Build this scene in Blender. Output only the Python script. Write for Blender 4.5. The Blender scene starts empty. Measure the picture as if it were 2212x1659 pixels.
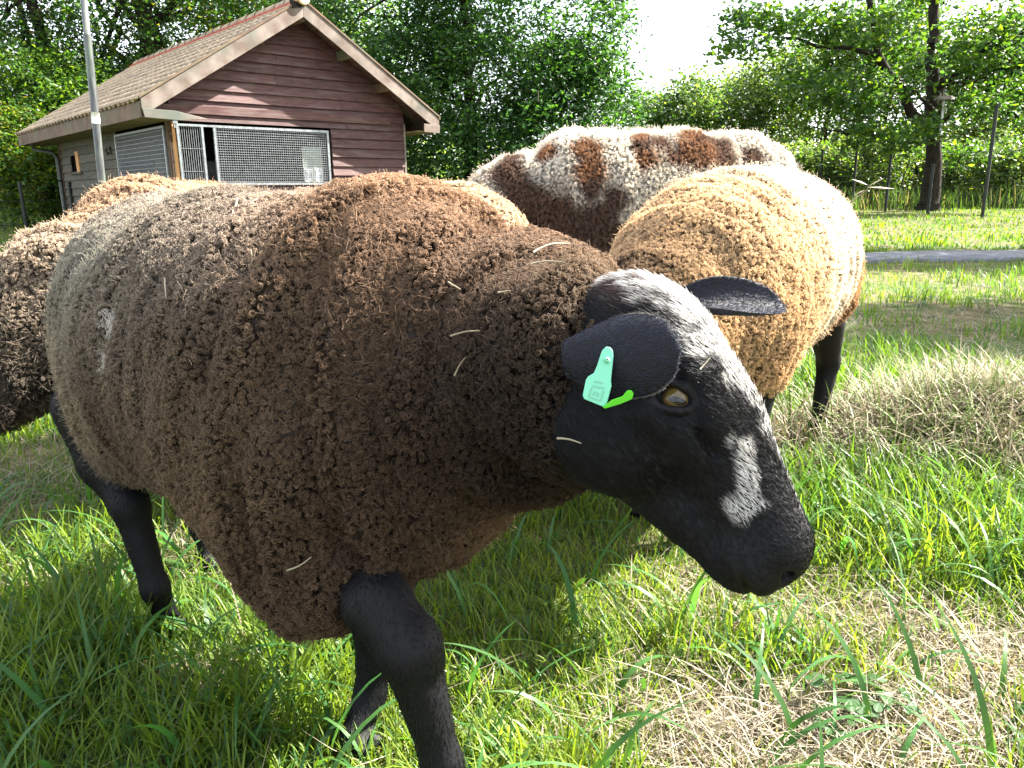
import bpy, math, random
import numpy as np
from mathutils import Vector, Matrix
from mathutils.bvhtree import BVHTree

PI = math.pi
rad = math.radians
SC = bpy.context.scene
COL = SC.collection

# ------------------------------------------------------------------ camera
CAM_H = 0.72
PITCH = 13.93
ROLL = -0.6
FPX = 1671.0           # focal length in pixels of a 2212 px wide picture
cam_d = bpy.data.cameras.new('camera')
cam_d.sensor_width = 36.0
cam_d.lens = 36.0 * FPX / 2212.0
cam_d.clip_start = 0.02
cam_d.clip_end = 500.0
cam = bpy.data.objects.new('camera', cam_d)
COL.objects.link(cam)
cam.matrix_world = (Matrix.Translation((0, 0, CAM_H)) @ Matrix.Rotation(rad(90 - PITCH), 4, 'X')
                    @ Matrix.Rotation(rad(ROLL), 4, 'Z'))
SC.camera = cam

# ------------------------------------------------------------------ sky, sun, exposure
SUN_EL, SUN_AZ = rad(43), rad(21)      # azimuth from +X towards +Y
SUN_DIR = np.array([math.cos(SUN_EL) * math.cos(SUN_AZ), math.cos(SUN_EL) * math.sin(SUN_AZ), math.sin(SUN_EL)])
world = bpy.data.worlds.new('World')
SC.world = world
world.use_nodes = True
wn, wl = world.node_tree.nodes, world.node_tree.links
wn.clear()
w_out = wn.new('ShaderNodeOutputWorld')
w_bg = wn.new('ShaderNodeBackground')
w_sky = wn.new('ShaderNodeTexSky')
w_sky.sky_type = 'NISHITA'
w_sky.sun_disc = False
w_sky.sun_elevation = SUN_EL
w_sky.sun_rotation = rad(90) - SUN_AZ
w_sky.air_density = 1.0
w_sky.dust_density = 4.0
w_sky.ozone_density = 1.0
# thin high cloud that whitens the whole sky a little
w_mix = wn.new('ShaderNodeMixRGB')
w_mix.inputs[2].default_value = (7.0, 7.4, 7.9, 1)
w_tc = wn.new('ShaderNodeTexCoord')
w_no = wn.new('ShaderNodeTexNoise')
w_no.inputs['Scale'].default_value = 2.2
w_no.inputs['Detail'].default_value = 5
w_mr = wn.new('ShaderNodeMapRange')
w_mr.inputs['From Min'].default_value = 0.35
w_mr.inputs['From Max'].default_value = 0.65
w_mr.inputs['To Min'].default_value = 0.35
w_mr.inputs['To Max'].default_value = 0.8
wl.new(w_tc.outputs['Generated'], w_no.inputs['Vector'])
wl.new(w_no.outputs['Fac'], w_mr.inputs['Value'])
wl.new(w_mr.outputs['Result'], w_mix.inputs[0])
wl.new(w_sky.outputs[0], w_mix.inputs[1])
wl.new(w_mix.outputs[0], w_bg.inputs['Color'])
w_bg.inputs['Strength'].default_value = 0.06
wl.new(w_bg.outputs[0], w_out.inputs['Surface'])

sun_d = bpy.data.lights.new('sun', 'SUN')
sun_d.energy = 5.0
sun_d.angle = rad(0.55)
sun_d.color = (1.0, 0.955, 0.87)
sun = bpy.data.objects.new('sun', sun_d)
COL.objects.link(sun)
sun.rotation_mode = 'QUATERNION'
sun.rotation_quaternion = Vector(tuple(SUN_DIR)).to_track_quat('Z', 'Y')
sun.location = (6, 4, 9)

SC.view_settings.view_transform = 'Standard'
SC.view_settings.look = 'None'
SC.view_settings.exposure = 2.85
SC.view_settings.gamma = 1.0
SC.view_settings.use_curve_mapping = False
SC.cycles.max_bounces = 8
SC.cycles.transparent_max_bounces = 12
SC.cycles.transmission_bounces = 4
SC.cycles.use_denoising = True

# ------------------------------------------------------------------ picture geometry helpers (2212 x 1659 pixels)
_p = rad(PITCH)
_r = rad(ROLL)


def ray(px, py):
    a, b = (px - 1106.0) / FPX, -(py - 829.5) / FPX
    a, b = a * math.cos(_r) - b * math.sin(_r), a * math.sin(_r) + b * math.cos(_r)
    return np.array([a, math.cos(_p) + b * math.sin(_p), -math.sin(_p) + b * math.cos(_p)])


def at(px, py, Y):
    d = ray(px, py)
    return np.array([0, 0, CAM_H]) + d * (Y / d[1])


def at_z(px, py, z):
    d = ray(px, py)
    return np.array([0, 0, CAM_H]) + d * ((z - CAM_H) / d[2])


def project(P):
    P = np.asarray(P, float) - np.array([0, 0, CAM_H])
    fw = np.array([0, math.cos(_p), -math.sin(_p)])
    up = np.array([0, math.sin(_p), math.cos(_p)])
    dz = P @ fw
    a, b = P[..., 0] / dz, (P @ up) / dz
    c, s = math.cos(-_r), math.sin(-_r)
    a, b = a * c - b * s, a * s + b * c
    return np.stack([1106 + a * FPX, 829.5 - b * FPX, dz], -1)


# ------------------------------------------------------------------ object helpers
def tag(o, label=None, cat=None, group=None, kind=None):
    if label: o['label'] = label
    if cat: o['category'] = cat
    if group: o['group'] = group
    if kind: o['kind'] = kind
    return o


def link(name, data, parent=None, mat=None):
    o = bpy.data.objects.new(name, data)
    COL.objects.link(o)
    if parent is not None:
        o.parent = parent
    if mat is not None and data is not None and hasattr(data, 'materials'):
        if len(data.materials) == 0:
            data.materials.append(mat)
    return o


def empty(name, loc=(0, 0, 0), rz=0.0, label=None, cat=None, group=None, kind=None):
    o = bpy.data.objects.new(name, None)
    o.empty_display_size = 0.1
    COL.objects.link(o)
    o.location = loc
    o.rotation_euler = (0, 0, rz)
    return tag(o, label, cat, group, kind)


def np_mesh(name, V, F, smooth=False):
    """F: (n,3) or (n,4) int array."""
    V = np.asarray(V, np.float32)
    F = np.asarray(F, np.int32)
    me = bpy.data.meshes.new(name)
    k = F.shape[1]
    me.vertices.add(len(V))
    me.vertices.foreach_set('co', V.ravel())
    me.loops.add(F.size)
    me.loops.foreach_set('vertex_index', F.ravel())
    me.polygons.add(len(F))
    me.polygons.foreach_set('loop_start', np.arange(0, F.size, k, dtype=np.int32))
    me.polygons.foreach_set('loop_total', np.full(len(F), k, np.int32))
    if smooth:
        me.polygons.foreach_set('use_smooth', np.ones(len(F), bool))
    me.update(calc_edges=True)
    me.validate()
    return me


def set_col(me, rgb, domain='POINT', name='col'):
    rgb = np.asarray(rgb, np.float32)
    a = me.attributes.new(name, 'FLOAT_COLOR', domain)
    buf = np.ones((len(rgb), 4), np.float32)
    buf[:, :3] = rgb
    a.data.foreach_set('color', buf.ravel())


class MB:
    """collects boxes, prisms, tubes into one mesh"""
    def __init__(self):
        self.v, self.f = [], []

    def add(self, V, F):
        n = len(self.v)
        self.v += [tuple(map(float, p)) for p in V]
        self.f += [tuple(int(i) + n for i in q) for q in F]
        return self

    def box(self, a, b):
        x0, y0, z0 = a
        x1, y1, z1 = b
        V = [(x0, y0, z0), (x1, y0, z0), (x1, y1, z0), (x0, y1, z0), (x0, y0, z1), (x1, y0, z1), (x1, y1, z1), (x0, y1, z1)]
        F = [(0, 3, 2, 1), (4, 5, 6, 7), (0, 1, 5, 4), (1, 2, 6, 5), (2, 3, 7, 6), (3, 0, 4, 7)]
        return self.add(V, F)

    def prism(self, poly, off):
        """poly: list of 3D points (planar), off: extrude vector"""
        n = len(poly)
        A = [np.array(p, float) for p in poly]
        B = [p + np.array(off, float) for p in A]
        F = [tuple(range(n))[::-1], tuple(range(n, 2 * n))]
        F += [(i, (i + 1) % n, n + (i + 1) % n, n + i) for i in range(n)]
        return self.add(A + B, F)

    def tube(self, pts, r, seg=8, cap=True):
        pts = [np.array(p, float) for p in pts]
        rs = r if hasattr(r, '__len__') else [r] * len(pts)
        V, F = [], []
        up = np.array([0.13, 0.31, 0.94])
        for i, p in enumerate(pts):
            t = pts[min(i + 1, len(pts) - 1)] - pts[max(i - 1, 0)]
            t = t / (np.linalg.norm(t) + 1e-9)
            if abs(t @ up) > 0.97: up = np.array([1.0, 0.1, 0.05])
            u = np.cross(t, up); u /= np.linalg.norm(u)
            w = np.cross(t, u)
            for k in range(seg):
                a = 2 * PI * k / seg
                V.append(p + rs[i] * (math.cos(a) * u + math.sin(a) * w))
        for i in range(len(pts) - 1):
            for k in range(seg):
                F.append((i * seg + k, i * seg + (k + 1) % seg, (i + 1) * seg + (k + 1) % seg, (i + 1) * seg + k))
        if cap:
            F.append(tuple(range(seg)))
            n = (len(pts) - 1) * seg
            F.append(tuple(range(n + seg - 1, n - 1, -1)))
        return self.add(V, F)

    def mesh(self, name, smooth=False):
        me = bpy.data.meshes.new(name)
        me.from_pydata(self.v, [], self.f)
        if smooth:
            for p in me.polygons: p.use_smooth = True
        me.update()
        return me

    def build(self, name, mat, parent=None, smooth=False, bevel=0.0):
        o = link(name, self.mesh(name, smooth), parent, mat)
        if bevel:
            m = o.modifiers.new('bevel', 'BEVEL')
            m.width = bevel
            m.segments = 1
            m.limit_method = 'ANGLE'
        return o


# ------------------------------------------------------------------ materials
def mat_new(name):
    m = bpy.data.materials.new(name)
    m.use_nodes = True
    nt = m.node_tree
    nt.nodes.clear()
    out = nt.nodes.new('ShaderNodeOutputMaterial')
    return m, nt, out


def N(nt, t, **kw):
    n = nt.nodes.new(t)
    for k, v in kw.items():
        if k in n.inputs.keys(): n.inputs[k].default_value = v
        else: setattr(n, k, v)
    return n


def mat_noise(name, c1, c2, scale=8.0, rough=0.8, stretch=(1, 1, 1), bump=0.2, detail=6, metallic=0.0, spec=0.4,
              c3=None, scale3=2.0, dist=0.002, obj_rand=0.0, lo=0.35, hi=0.65):
    """two- or three-tone noise material in object space"""
    m, nt, out = mat_new(name)
    L = nt.links
    b = N(nt, 'ShaderNodeBsdfPrincipled', Roughness=rough, Metallic=metallic)
    b.inputs['Specular IOR Level'].default_value = spec
    tc = N(nt, 'ShaderNodeTexCoord')
    mp = N(nt, 'ShaderNodeMapping')
    mp.inputs['Scale'].default_value = stretch
    no = N(nt, 'ShaderNodeTexNoise', Scale=scale, Detail=detail)
    cr = N(nt, 'ShaderNodeValToRGB')
    cr.color_ramp.elements[0].position = lo
    cr.color_ramp.elements[1].position = hi
    cr.color_ramp.elements[0].color = (*c1, 1)
    cr.color_ramp.elements[1].color = (*c2, 1)
    L.new(tc.outputs['Object'], mp.inputs['Vector'])
    vec = mp.outputs['Vector']
    if obj_rand:
        oi = N(nt, 'ShaderNodeObjectInfo')
        ad = N(nt, 'ShaderNodeVectorMath', operation='ADD')
        sc = N(nt, 'ShaderNodeMath', operation='MULTIPLY')
        sc.inputs[1].default_value = 40.0
        L.new(oi.outputs['Random'], sc.inputs[0])
        L.new(mp.outputs['Vector'], ad.inputs[0])
        L.new(sc.outputs[0], ad.inputs[1])
        vec = ad.outputs[0]
    L.new(vec, no.inputs['Vector'])
    L.new(no.outputs['Fac'], cr.inputs['Fac'])
    colr = cr.outputs['Color']
    if c3 is not None:
        n3 = N(nt, 'ShaderNodeTexNoise', Scale=scale3, Detail=3)
        L.new(vec, n3.inputs['Vector'])
        r3 = N(nt, 'ShaderNodeValToRGB')
        r3.color_ramp.elements[0].position = 0.5
        r3.color_ramp.elements[1].position = 0.68
        mx = N(nt, 'ShaderNodeMixRGB')
        mx.inputs[2].default_value = (*c3, 1)
        L.new(n3.outputs['Fac'], r3.inputs['Fac'])
        L.new(r3.outputs['Color'], mx.inputs[0])
        L.new(colr, mx.inputs[1])
        colr = mx.outputs[0]
    if obj_rand:
        oi2 = N(nt, 'ShaderNodeObjectInfo')
        mr = N(nt, 'ShaderNodeMapRange')
        mr.inputs['To Min'].default_value = 1 - obj_rand
        mr.inputs['To Max'].default_value = 1 + obj_rand
        L.new(oi2.outputs['Random'], mr.inputs['Value'])
        vm = N(nt, 'ShaderNodeVectorMath', operation='SCALE')
        L.new(colr, vm.inputs[0])
        L.new(mr.outputs['Result'], vm.inputs['Scale'])
        colr = vm.outputs[0]
    L.new(colr, b.inputs['Base Color'])
    if bump:
        bp = N(nt, 'ShaderNodeBump', Strength=bump, Distance=dist)
        L.new(no.outputs['Fac'], bp.inputs['Height'])
        L.new(bp.outputs[0], b.inputs['Normal'])
    L.new(b.outputs[0], out.inputs['Surface'])
    return m


def mat_attr(name, rough=0.7, spec=0.3, trans=0.0, tcol=(1, 1, 1), gain=1.0, sheen=0.0, root_dark=None, tip=None, noise=0.0):
    """colour from attribute 'col'; trans = share of translucent light; root_dark for hair strands"""
    m, nt, out = mat_new(name)
    L = nt.links
    at_ = N(nt, 'ShaderNodeAttribute')
    at_.attribute_name = 'col'
    colr = at_.outputs['Color']
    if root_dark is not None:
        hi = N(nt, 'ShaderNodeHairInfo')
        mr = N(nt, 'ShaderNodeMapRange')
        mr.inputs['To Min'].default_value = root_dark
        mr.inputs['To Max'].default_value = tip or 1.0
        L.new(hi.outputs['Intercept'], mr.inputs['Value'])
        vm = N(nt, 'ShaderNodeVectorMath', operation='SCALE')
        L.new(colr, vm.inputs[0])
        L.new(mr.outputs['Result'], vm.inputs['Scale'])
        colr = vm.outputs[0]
    b = N(nt, 'ShaderNodeBsdfPrincipled', Roughness=rough)
    b.inputs['Specular IOR Level'].default_value = spec
    if sheen:
        b.inputs['Sheen Weight'].default_value = sheen
    L.new(colr, b.inputs['Base Color'])
    res = b.outputs[0]
    if trans:
        t = N(nt, 'ShaderNodeBsdfTranslucent')
        mc = N(nt, 'ShaderNodeMixRGB', blend_type='MULTIPLY')
        mc.inputs[0].default_value = 1.0
        mc.inputs[2].default_value = (*tcol, 1)
        L.new(colr, mc.inputs[1])
        L.new(mc.outputs[0], t.inputs['Color'])
        mx = N(nt, 'ShaderNodeMixShader')
        mx.inputs[0].default_value = trans
        L.new(b.outputs[0], mx.inputs[1])
        L.new(t.outputs[0], mx.inputs[2])
        res = mx.outputs[0]
    L.new(res, out.inputs['Surface'])
    return m


def mat_plain(name, c, rough=0.4, spec=0.4, metallic=0.0, trans=0.0):
    m, nt, out = mat_new(name)
    b = N(nt, 'ShaderNodeBsdfPrincipled', Roughness=rough, Metallic=metallic)
    b.inputs['Base Color'].default_value = (*c, 1)
    b.inputs['Specular IOR Level'].default_value = spec
    res = b.outputs[0]
    if trans:
        t = N(nt, 'ShaderNodeBsdfTranslucent')
        t.inputs['Color'].default_value = (*c, 1)
        mx = N(nt, 'ShaderNodeMixShader')
        mx.inputs[0].default_value = trans
        nt.links.new(res, mx.inputs[1])
        nt.links.new(t.outputs[0], mx.inputs[2])
        res = mx.outputs[0]
    nt.links.new(res, out.inputs['Surface'])
    return m


# ------------------------------------------------------------------ noise and implicit surfaces
_perm = np.random.default_rng(11).random((32, 32, 32)).astype(np.float32)


def smoothstep(a, b, x):
    t = np.clip((x - a) / (b - a), 0, 1)
    return t * t * (3 - 2 * t)


def vnoise(P):
    """smooth value noise in 0..1, P (...,3)"""
    P = np.asarray(P, np.float32)
    i = np.floor(P).astype(np.int32)
    f = P - i
    f = f * f * (3 - 2 * f)
    i &= 31
    j = (i + 1) & 31
    x0, y0, z0 = i[..., 0], i[..., 1], i[..., 2]
    x1, y1, z1 = j[..., 0], j[..., 1], j[..., 2]
    fx, fy, fz = f[..., 0], f[..., 1], f[..., 2]
    a = _perm[x0, y0, z0] * (1 - fx) + _perm[x1, y0, z0] * fx
    b = _perm[x0, y1, z0] * (1 - fx) + _perm[x1, y1, z0] * fx
    c = _perm[x0, y0, z1] * (1 - fx) + _perm[x1, y0, z1] * fx
    d = _perm[x0, y1, z1] * (1 - fx) + _perm[x1, y1, z1] * fx
    return (a * (1 - fy) + b * fy) * (1 - fz) + (c * (1 - fy) + d * fy) * fz


def fbm(P, o=3):
    P = np.asarray(P, np.float32)
    s, a, t = 0, 1.0, 0
    for k in range(o):
        s = s + a * vnoise(P * (2 ** k) + 7.3 * k)
        t += a
        a *= 0.5
    return s / t


class Field:
    """signed distance on a grid, built from smooth unions, evaluated only near each primitive"""
    def __init__(self, lo, hi, h):
        self.lo = np.array(lo, np.float32)
        self.h = h
        self.n = np.ceil((np.array(hi) - np.array(lo)) / h).astype(int) + 1
        self.F = np.full(self.n, 1.0, np.float32)

    def _win(self, a, b):
        i0 = np.clip(((a - self.lo) / self.h).astype(int) - 1, 0, self.n - 1)
        i1 = np.clip(((b - self.lo) / self.h).astype(int) + 2, 1, self.n)
        sl = tuple(slice(i0[k], max(i1[k], i0[k] + 1)) for k in range(3))
        ax = [self.lo[k] + self.h * np.arange(sl[k].start, sl[k].stop, dtype=np.float32) for k in range(3)]
        X = np.stack(np.meshgrid(*ax, indexing='ij'), -1)
        return sl, X

    def _comb(self, sl, d, k, sub):
        A = self.F[sl]
        if sub:
            d = -d
            h = np.clip(0.5 - 0.5 * (A - d) / k, 0, 1)      # smooth max
            self.F[sl] = A + (d - A) * h + k * h * (1 - h)
        else:
            h = np.clip(0.5 + 0.5 * (d - A) / k, 0, 1)
            self.F[sl] = d * (1 - h) + A * h - k * h * (1 - h)

    def ell(self, c, r, k=0.03, R=None, sub=False):
        c, r = np.array(c, np.float32), np.array(r, np.float32)
        m = (r.max() if R is not None else r) + 2.5 * k + 0.03
        sl, X = self._win(c - m, c + m)
        p = X - c
        if R is not None:
            p = p @ np.array(R, np.float32)
        k0 = np.sqrt(((p / r) ** 2).sum(-1))
        k1 = np.sqrt(((p / r ** 2) ** 2).sum(-1)) + 1e-9
        self._comb(sl, k0 * (k0 - 1) / k1, k, sub)
        return self

    def cone(self, a, b, ra, rb, k=0.03, sub=False):
        a, b = np.array(a, np.float32), np.array(b, np.float32)
        m = max(ra, rb) + 2.5 * k + 0.03
        sl, X = self._win(np.minimum(a, b) - m, np.maximum(a, b) + m)
        ab = b - a
        t = np.clip(((X - a) @ ab) / (ab @ ab), 0, 1)
        d = np.sqrt(((X - a - t[..., None] * ab) ** 2).sum(-1)) - (ra + (rb - ra) * t)
        self._comb(sl, d, k, sub)
        return self

    def chain(self, pts, rs, k=0.02):
        for i in range(len(pts) - 1):
            self.cone(pts[i], pts[i + 1], rs[i], rs[i + 1], k)
        return self

    def warp(self, fn):
        sl, X = self._win(self.lo - 1, self.lo + self.h * self.n + 1)
        near = np.abs(self.F) < 0.06
        idx = np.nonzero(near)
        self.F[idx] += fn(X[idx])
        return self

    def mesh(self):
        """surface nets"""
        F = self.F
        F[0] = F[-1] = 1; F[:, 0] = F[:, -1] = 1; F[:, :, 0] = F[:, :, -1] = 1
        S = F < 0
        c = np.zeros([n - 1 for n in F.shape], np.uint8)
        for dx in (0, 1):
            for dy in (0, 1):
                for dz in (0, 1):
                    c += S[dx:dx + c.shape[0], dy:dy + c.shape[1], dz:dz + c.shape[2]]
        act = (c > 0) & (c < 8)
        ix, iy, iz = np.nonzero(act)
        vid = np.full(c.shape, -1, np.int32)
        vid[ix, iy, iz] = np.arange(len(ix))
        acc = np.zeros((len(ix), 3), np.float32)
        cnt = np.zeros(len(ix), np.float32)
        cor = [(dx, dy, dz) for dx in (0, 1) for dy in (0, 1) for dz in (0, 1)]
        for a in cor:
            for b in cor:
                if sum(b) - sum(a) == 1 and all(b[k] >= a[k] for k in range(3)):
                    fa = F[ix + a[0], iy + a[1], iz + a[2]]
                    fb = F[ix + b[0], iy + b[1], iz + b[2]]
                    m = (fa < 0) != (fb < 0)
                    t = np.where(m, fa / np.where(fa - fb == 0, 1, fa - fb), 0)
                    p = np.array(a, np.float32) + t[:, None] * (np.array(b, np.float32) - np.array(a, np.float32))
                    acc[m] += p[m]
                    cnt[m] += 1
        V = self.lo + self.h * (np.stack([ix, iy, iz], -1) + acc / cnt[:, None])
        Q = []
        for ax in range(3):
            u, w = [(1, 2), (2, 0), (0, 1)][ax]
            s0 = [slice(1, -1)] * 3
            s0[ax] = slice(0, -1)
            s1 = list(s0)
            s1[ax] = slice(1, None)
            A, B = S[tuple(s0)], S[tuple(s1)]
            e = np.nonzero(A != B)
            flip = A[e]
            g = [e[0], e[1], e[2]]
            for k in range(3):
                if k != ax: g[k] = g[k] + 1
            def cell(du, dw):
                q = list(g)
                q[u] = q[u] - du
                q[w] = q[w] - dw
                q = [np.minimum(q[k], c.shape[k] - 1) for k in range(3)]
                return vid[q[0], q[1], q[2]]
            q = np.stack([cell(1, 1), cell(0, 1), cell(0, 0), cell(1, 0)], -1)
            q[~flip] = q[~flip][:, ::-1]
            Q.append(q)
        Q = np.concatenate(Q)
        Q = Q[(Q >= 0).all(1)]
        return V, Q


def relax(V, F, it=2, w=0.5):
    n = len(V)
    E = np.concatenate([F[:, [0, 1]], F[:, [1, 2]], F[:, [2, 3]], F[:, [3, 0]]])
    for _ in range(it):
        S = np.zeros_like(V)
        C = np.zeros(n, np.float32)
        for k in range(3):
            S[:, k] = np.bincount(E[:, 0], V[E[:, 1], k], n) + np.bincount(E[:, 1], V[E[:, 0], k], n)
        C = np.bincount(E.ravel(), minlength=n)
        V = V * (1 - w) + w * S / C[:, None]
    return V.astype(np.float32)


# ------------------------------------------------------------------ terrain
def ground_h(x, y):
    x, y = np.asarray(x, np.float32), np.asarray(y, np.float32)
    P = np.stack([x, y, np.zeros_like(x)], -1)
    h = 0.035 * (fbm(P * 1.7 + 3, 2) - 0.5) * smoothstep(0.4, 2.0, y)
    h = h + 0.009 * np.maximum(y - 9.5, 0) * (1 - smoothstep(25, 60, y) * 0.6)
    # heap of old hay and grass on the right
    h = h + 0.13 * np.exp(-(((x - 1.36) / 0.42) ** 2 + ((y - 2.05) / 0.28) ** 2))
    h = h + 0.07 * np.exp(-(((x - 1.75) / 0.5) ** 2 + ((y - 2.55) / 0.35) ** 2))
    return h


def build_ground():
    ys = np.concatenate([np.linspace(-2.5, 4, 110), np.linspace(4.2, 30, 90), np.geomspace(31, 300, 30)])
    xs = np.concatenate([-np.geomspace(8, 200, 24)[::-1], np.linspace(-7.8, 7.8, 190), np.geomspace(8, 200, 24)])
    X, Y = np.meshgrid(xs, ys)
    Z = ground_h(X, Y)
    V = np.stack([X, Y, Z], -1).reshape(-1, 3)
    n = len(xs)
    i, j = np.meshgrid(np.arange(len(ys) - 1), np.arange(n - 1), indexing='ij')
    a = (i * n + j).ravel()
    F = np.stack([a, a + 1, a + n + 1, a + n], -1)
    m = mat_noise('soil and thatch', (.035, .045, .015), (.13, .105, .055), scale=9, rough=0.95, bump=0.6, dist=0.01, spec=0.1, c3=(.04, .075, .015), scale3=1.3)
    o = link('ground', np_mesh('ground', V, F, True), None, m)
    tag(o, 'meadow soil under the grass', kind='structure')
    return o


build_ground()


# ---- grey paved path crossing behind the sheep
def build_path():
    m = mat_noise('grey paving', (.10, .105, .12), (.16, .165, .19), scale=30, rough=0.9, bump=0.3, dist=0.003, spec=0.2, c3=(.09, .09, .09), scale3=5)
    xs = np.linspace(-3.2, 14, 70)
    V = []
    for x in xs:
        yc = 8.30 - 0.02 * (x - 4) + 0.35 * max(0.0, 2.0 - x) ** 1.3
        wd = 0.50
        for k, s in enumerate((-1, 1)):
            y = yc + s * wd
            V.append((x, y, float(ground_h(x, y)) + 0.035))
    V = np.array(V)
    n = len(xs)
    k = np.arange(n - 1)
    F = np.stack([2 * k, 2 * k + 2, 2 * k + 3, 2 * k + 1], -1)
    me = np_mesh('path', V, F)
    o = link('path', me, None, m)
    so = o.modifiers.new('thick', 'SOLIDIFY')
    so.thickness = 0.06
    tag(o, 'narrow grey paved path across the meadow', kind='structure')


build_path()

# ------------------------------------------------------------------ grass
M_GRASS = mat_attr('grass blades', rough=0.45, spec=0.35, trans=0.5, tcol=(1.45, 1.45, 0.6))
M_DRY = mat_attr('dry stalks', rough=0.6, spec=0.3, trans=0.2)


def blades(name, x, y, L, W, bend, az, lean, cols, mat, seg=4, tipz=1.0, z0=None, kind=True, twist=0.5, rng=None):
    """vectorised grass blades: each a curved tapering strip"""
    n = len(x)
    z = ground_h(x, y) if z0 is None else z0
    t = np.linspace(0, 1, seg + 1)[None, :]
    phi = lean[:, None] + bend[:, None] * t            # angle from the vertical
    ds = (L / seg)[:, None]
    hx = np.concatenate([np.zeros((n, 1)), np.cumsum(np.sin(phi[:, :-1]) * ds, 1)], 1)
    hz = np.concatenate([np.zeros((n, 1)), np.cumsum(np.cos(phi[:, :-1]) * ds, 1)], 1)
    px = x[:, None] + np.cos(az)[:, None] * hx
    py = y[:, None] + np.sin(az)[:, None] * hx
    pz = z[:, None] + np.maximum(hz, -0.0) * tipz
    w = W[:, None] * np.minimum(1.0, 1.25 * (1 - t) ** 0.6) * 0.5
    wa = az[:, None] + PI / 2 + twist * (rng.random(n)[:, None] - 0.5) * 2 * (0.4 + t)
    wx, wy = np.cos(wa) * w, np.sin(wa) * w
    A = np.stack([px - wx, py - wy, pz], -1)[:, :-1]
    B = np.stack([px + wx, py + wy, pz], -1)[:, :-1]
    T = np.stack([px, py, pz], -1)[:, -1:]
    V = np.concatenate([np.stack([A, B], 2).reshape(n, seg * 2, 3), T], 1).astype(np.float32)
    nv = seg * 2 + 1
    q = []
    for k in range(seg - 1):
        q.append([2 * k, 2 * k + 1, 2 * k + 3])
        q.append([2 * k, 2 * k + 3, 2 * k + 2])
    q.append([2 * seg - 2, 2 * seg - 1, 2 * seg])
    F = (np.arange(n)[:, None, None] * nv + np.array(q)[None]).reshape(-1, 3)
    me = np_mesh(name, V.reshape(-1, 3), F, True)
    set_col(me, np.repeat(np.clip(cols, 0.005, 0.9), nv, 0))
    o = link(name, me, None, mat)
    if kind: o['kind'] = 'stuff'
    return o


def dryness(x, y):
    """share of dead pale thatch over the meadow"""
    P = np.stack([x, y, np.zeros_like(x)], -1)
    d = smoothstep(0.42, 0.66, fbm(P * 2.3 + 11, 3)) * 0.55
    def spot(cx, cy, rx, ry, a):
        return a * np.exp(-(((x - cx) / rx) ** 2 + ((y - cy) / ry) ** 2))
    for px, py, rx, ry, a in ((1980, 1600, .22, .12, 1.0), (2150, 1420, .22, .12, .9), (1700, 1620, .16, .08, .8), (1500, 1500, .14, .08, .55), (2060, 690, .9, .5, .9), (2000, 960, .5, .3, .95),
                              (1400, 1640, .12, .06, .5), (1780, 960, .22, .14, .6), (450, 1480, .14, .08, .35), (2200, 760, .8, .5, .7), (1950, 1330, .12, .05, .5), (1950, 590, .5, .4, .5)):
        w = at_z(px, py, 0.0)
        d = d + spot(w[0], w[1], rx, ry, a)
    for px, py, rx, ry, a in ((1950, 1180, .22, .16, 1.0), (2100, 1150, .25, .2, .8), (250, 1400, .25, .2, .5), (1300, 1250, .25, .12, .3), (2000, 620, 1.5, .35, .0)):
        w = at_z(px, py, 0.0)
        d = d - spot(w[0], w[1], rx, ry, a)
    return np.clip(d, 0.03, 0.97)


def wedge(n, y0, y1, rng, p=1.0, half=1.0, extra=0.7):
    """random ground points in the part of the meadow in front of the camera, y density ~ y^-p"""
    u = rng.random(n)
    if abs(p - 1) < 1e-6: y = y0 * (y1 / y0) ** u
    else: y = (y0 ** (1 - p) + u * (y1 ** (1 - p) - y0 ** (1 - p))) ** (1 / (1 - p))
    x = (rng.random(n) * 2 - 1) * (half * y + extra)
    return x.astype(np.float32), y.astype(np.float32)


def green(n, rng, x, y):
    P = np.stack([x, y, np.zeros_like(x)], -1)
    a = fbm(P * 1.6 + 20, 2)[:, None]
    g1, g2, g3 = np.array([.085, .155, .018]), np.array([.155, .215, .024]), np.array([.050, .120, .034])
    k = np.clip((a - 0.35) * 3, 0, 1)
    c = g1 * (1 - k) + g2 * k
    m = rng.random((n, 1)) < 0.25
    c = np.where(m, g3, c)
    return c * (1 + rng.normal(0, 0.18, (n, 1)))


def straw_col(n, rng):
    a, b = np.array([.33, .285, .21]), np.array([.16, .125, .09])
    k = rng.random((n, 1))
    return (a * (1 - k) + b * k) * (1 + rng.normal(0, 0.15, (n, 1)))


def lush(x, y):
    """tall thick growth"""
    P = np.stack([x, y, np.zeros_like(x)], -1)
    l = smoothstep(0.45, 0.62, fbm(P * 2.9 + 31, 2)) * 0.6
    for px, py, r, a in ((1950, 1160, .22, 1.0), (2120, 1140, .25, .9), (120, 1450, .22, .8), (60, 900, .3, .7), (150, 1200, .25, .7), (560, 1520, .1, .5)):
        w = at_z(px, py, 0.0)
        l = l + a * np.exp(-((x - w[0]) ** 2 + (y - w[1]) ** 2) / (r * r))
    return np.clip(l, 0, 1)


rg = np.random.default_rng(5)
_ps = [(px, py) for px, py in ()]


def path_mask(x, y):
    yc = 8.30 - 0.02 * (x - 4) + 0.35 * np.maximum(0.0, 2.0 - x) ** 1.3
    return (np.abs(y - yc) < 0.47 + 0.10 * (vnoise(np.stack([x * 5, y * 5, x * 0], -1)) - 0.6)) & (x > -3.2)


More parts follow.
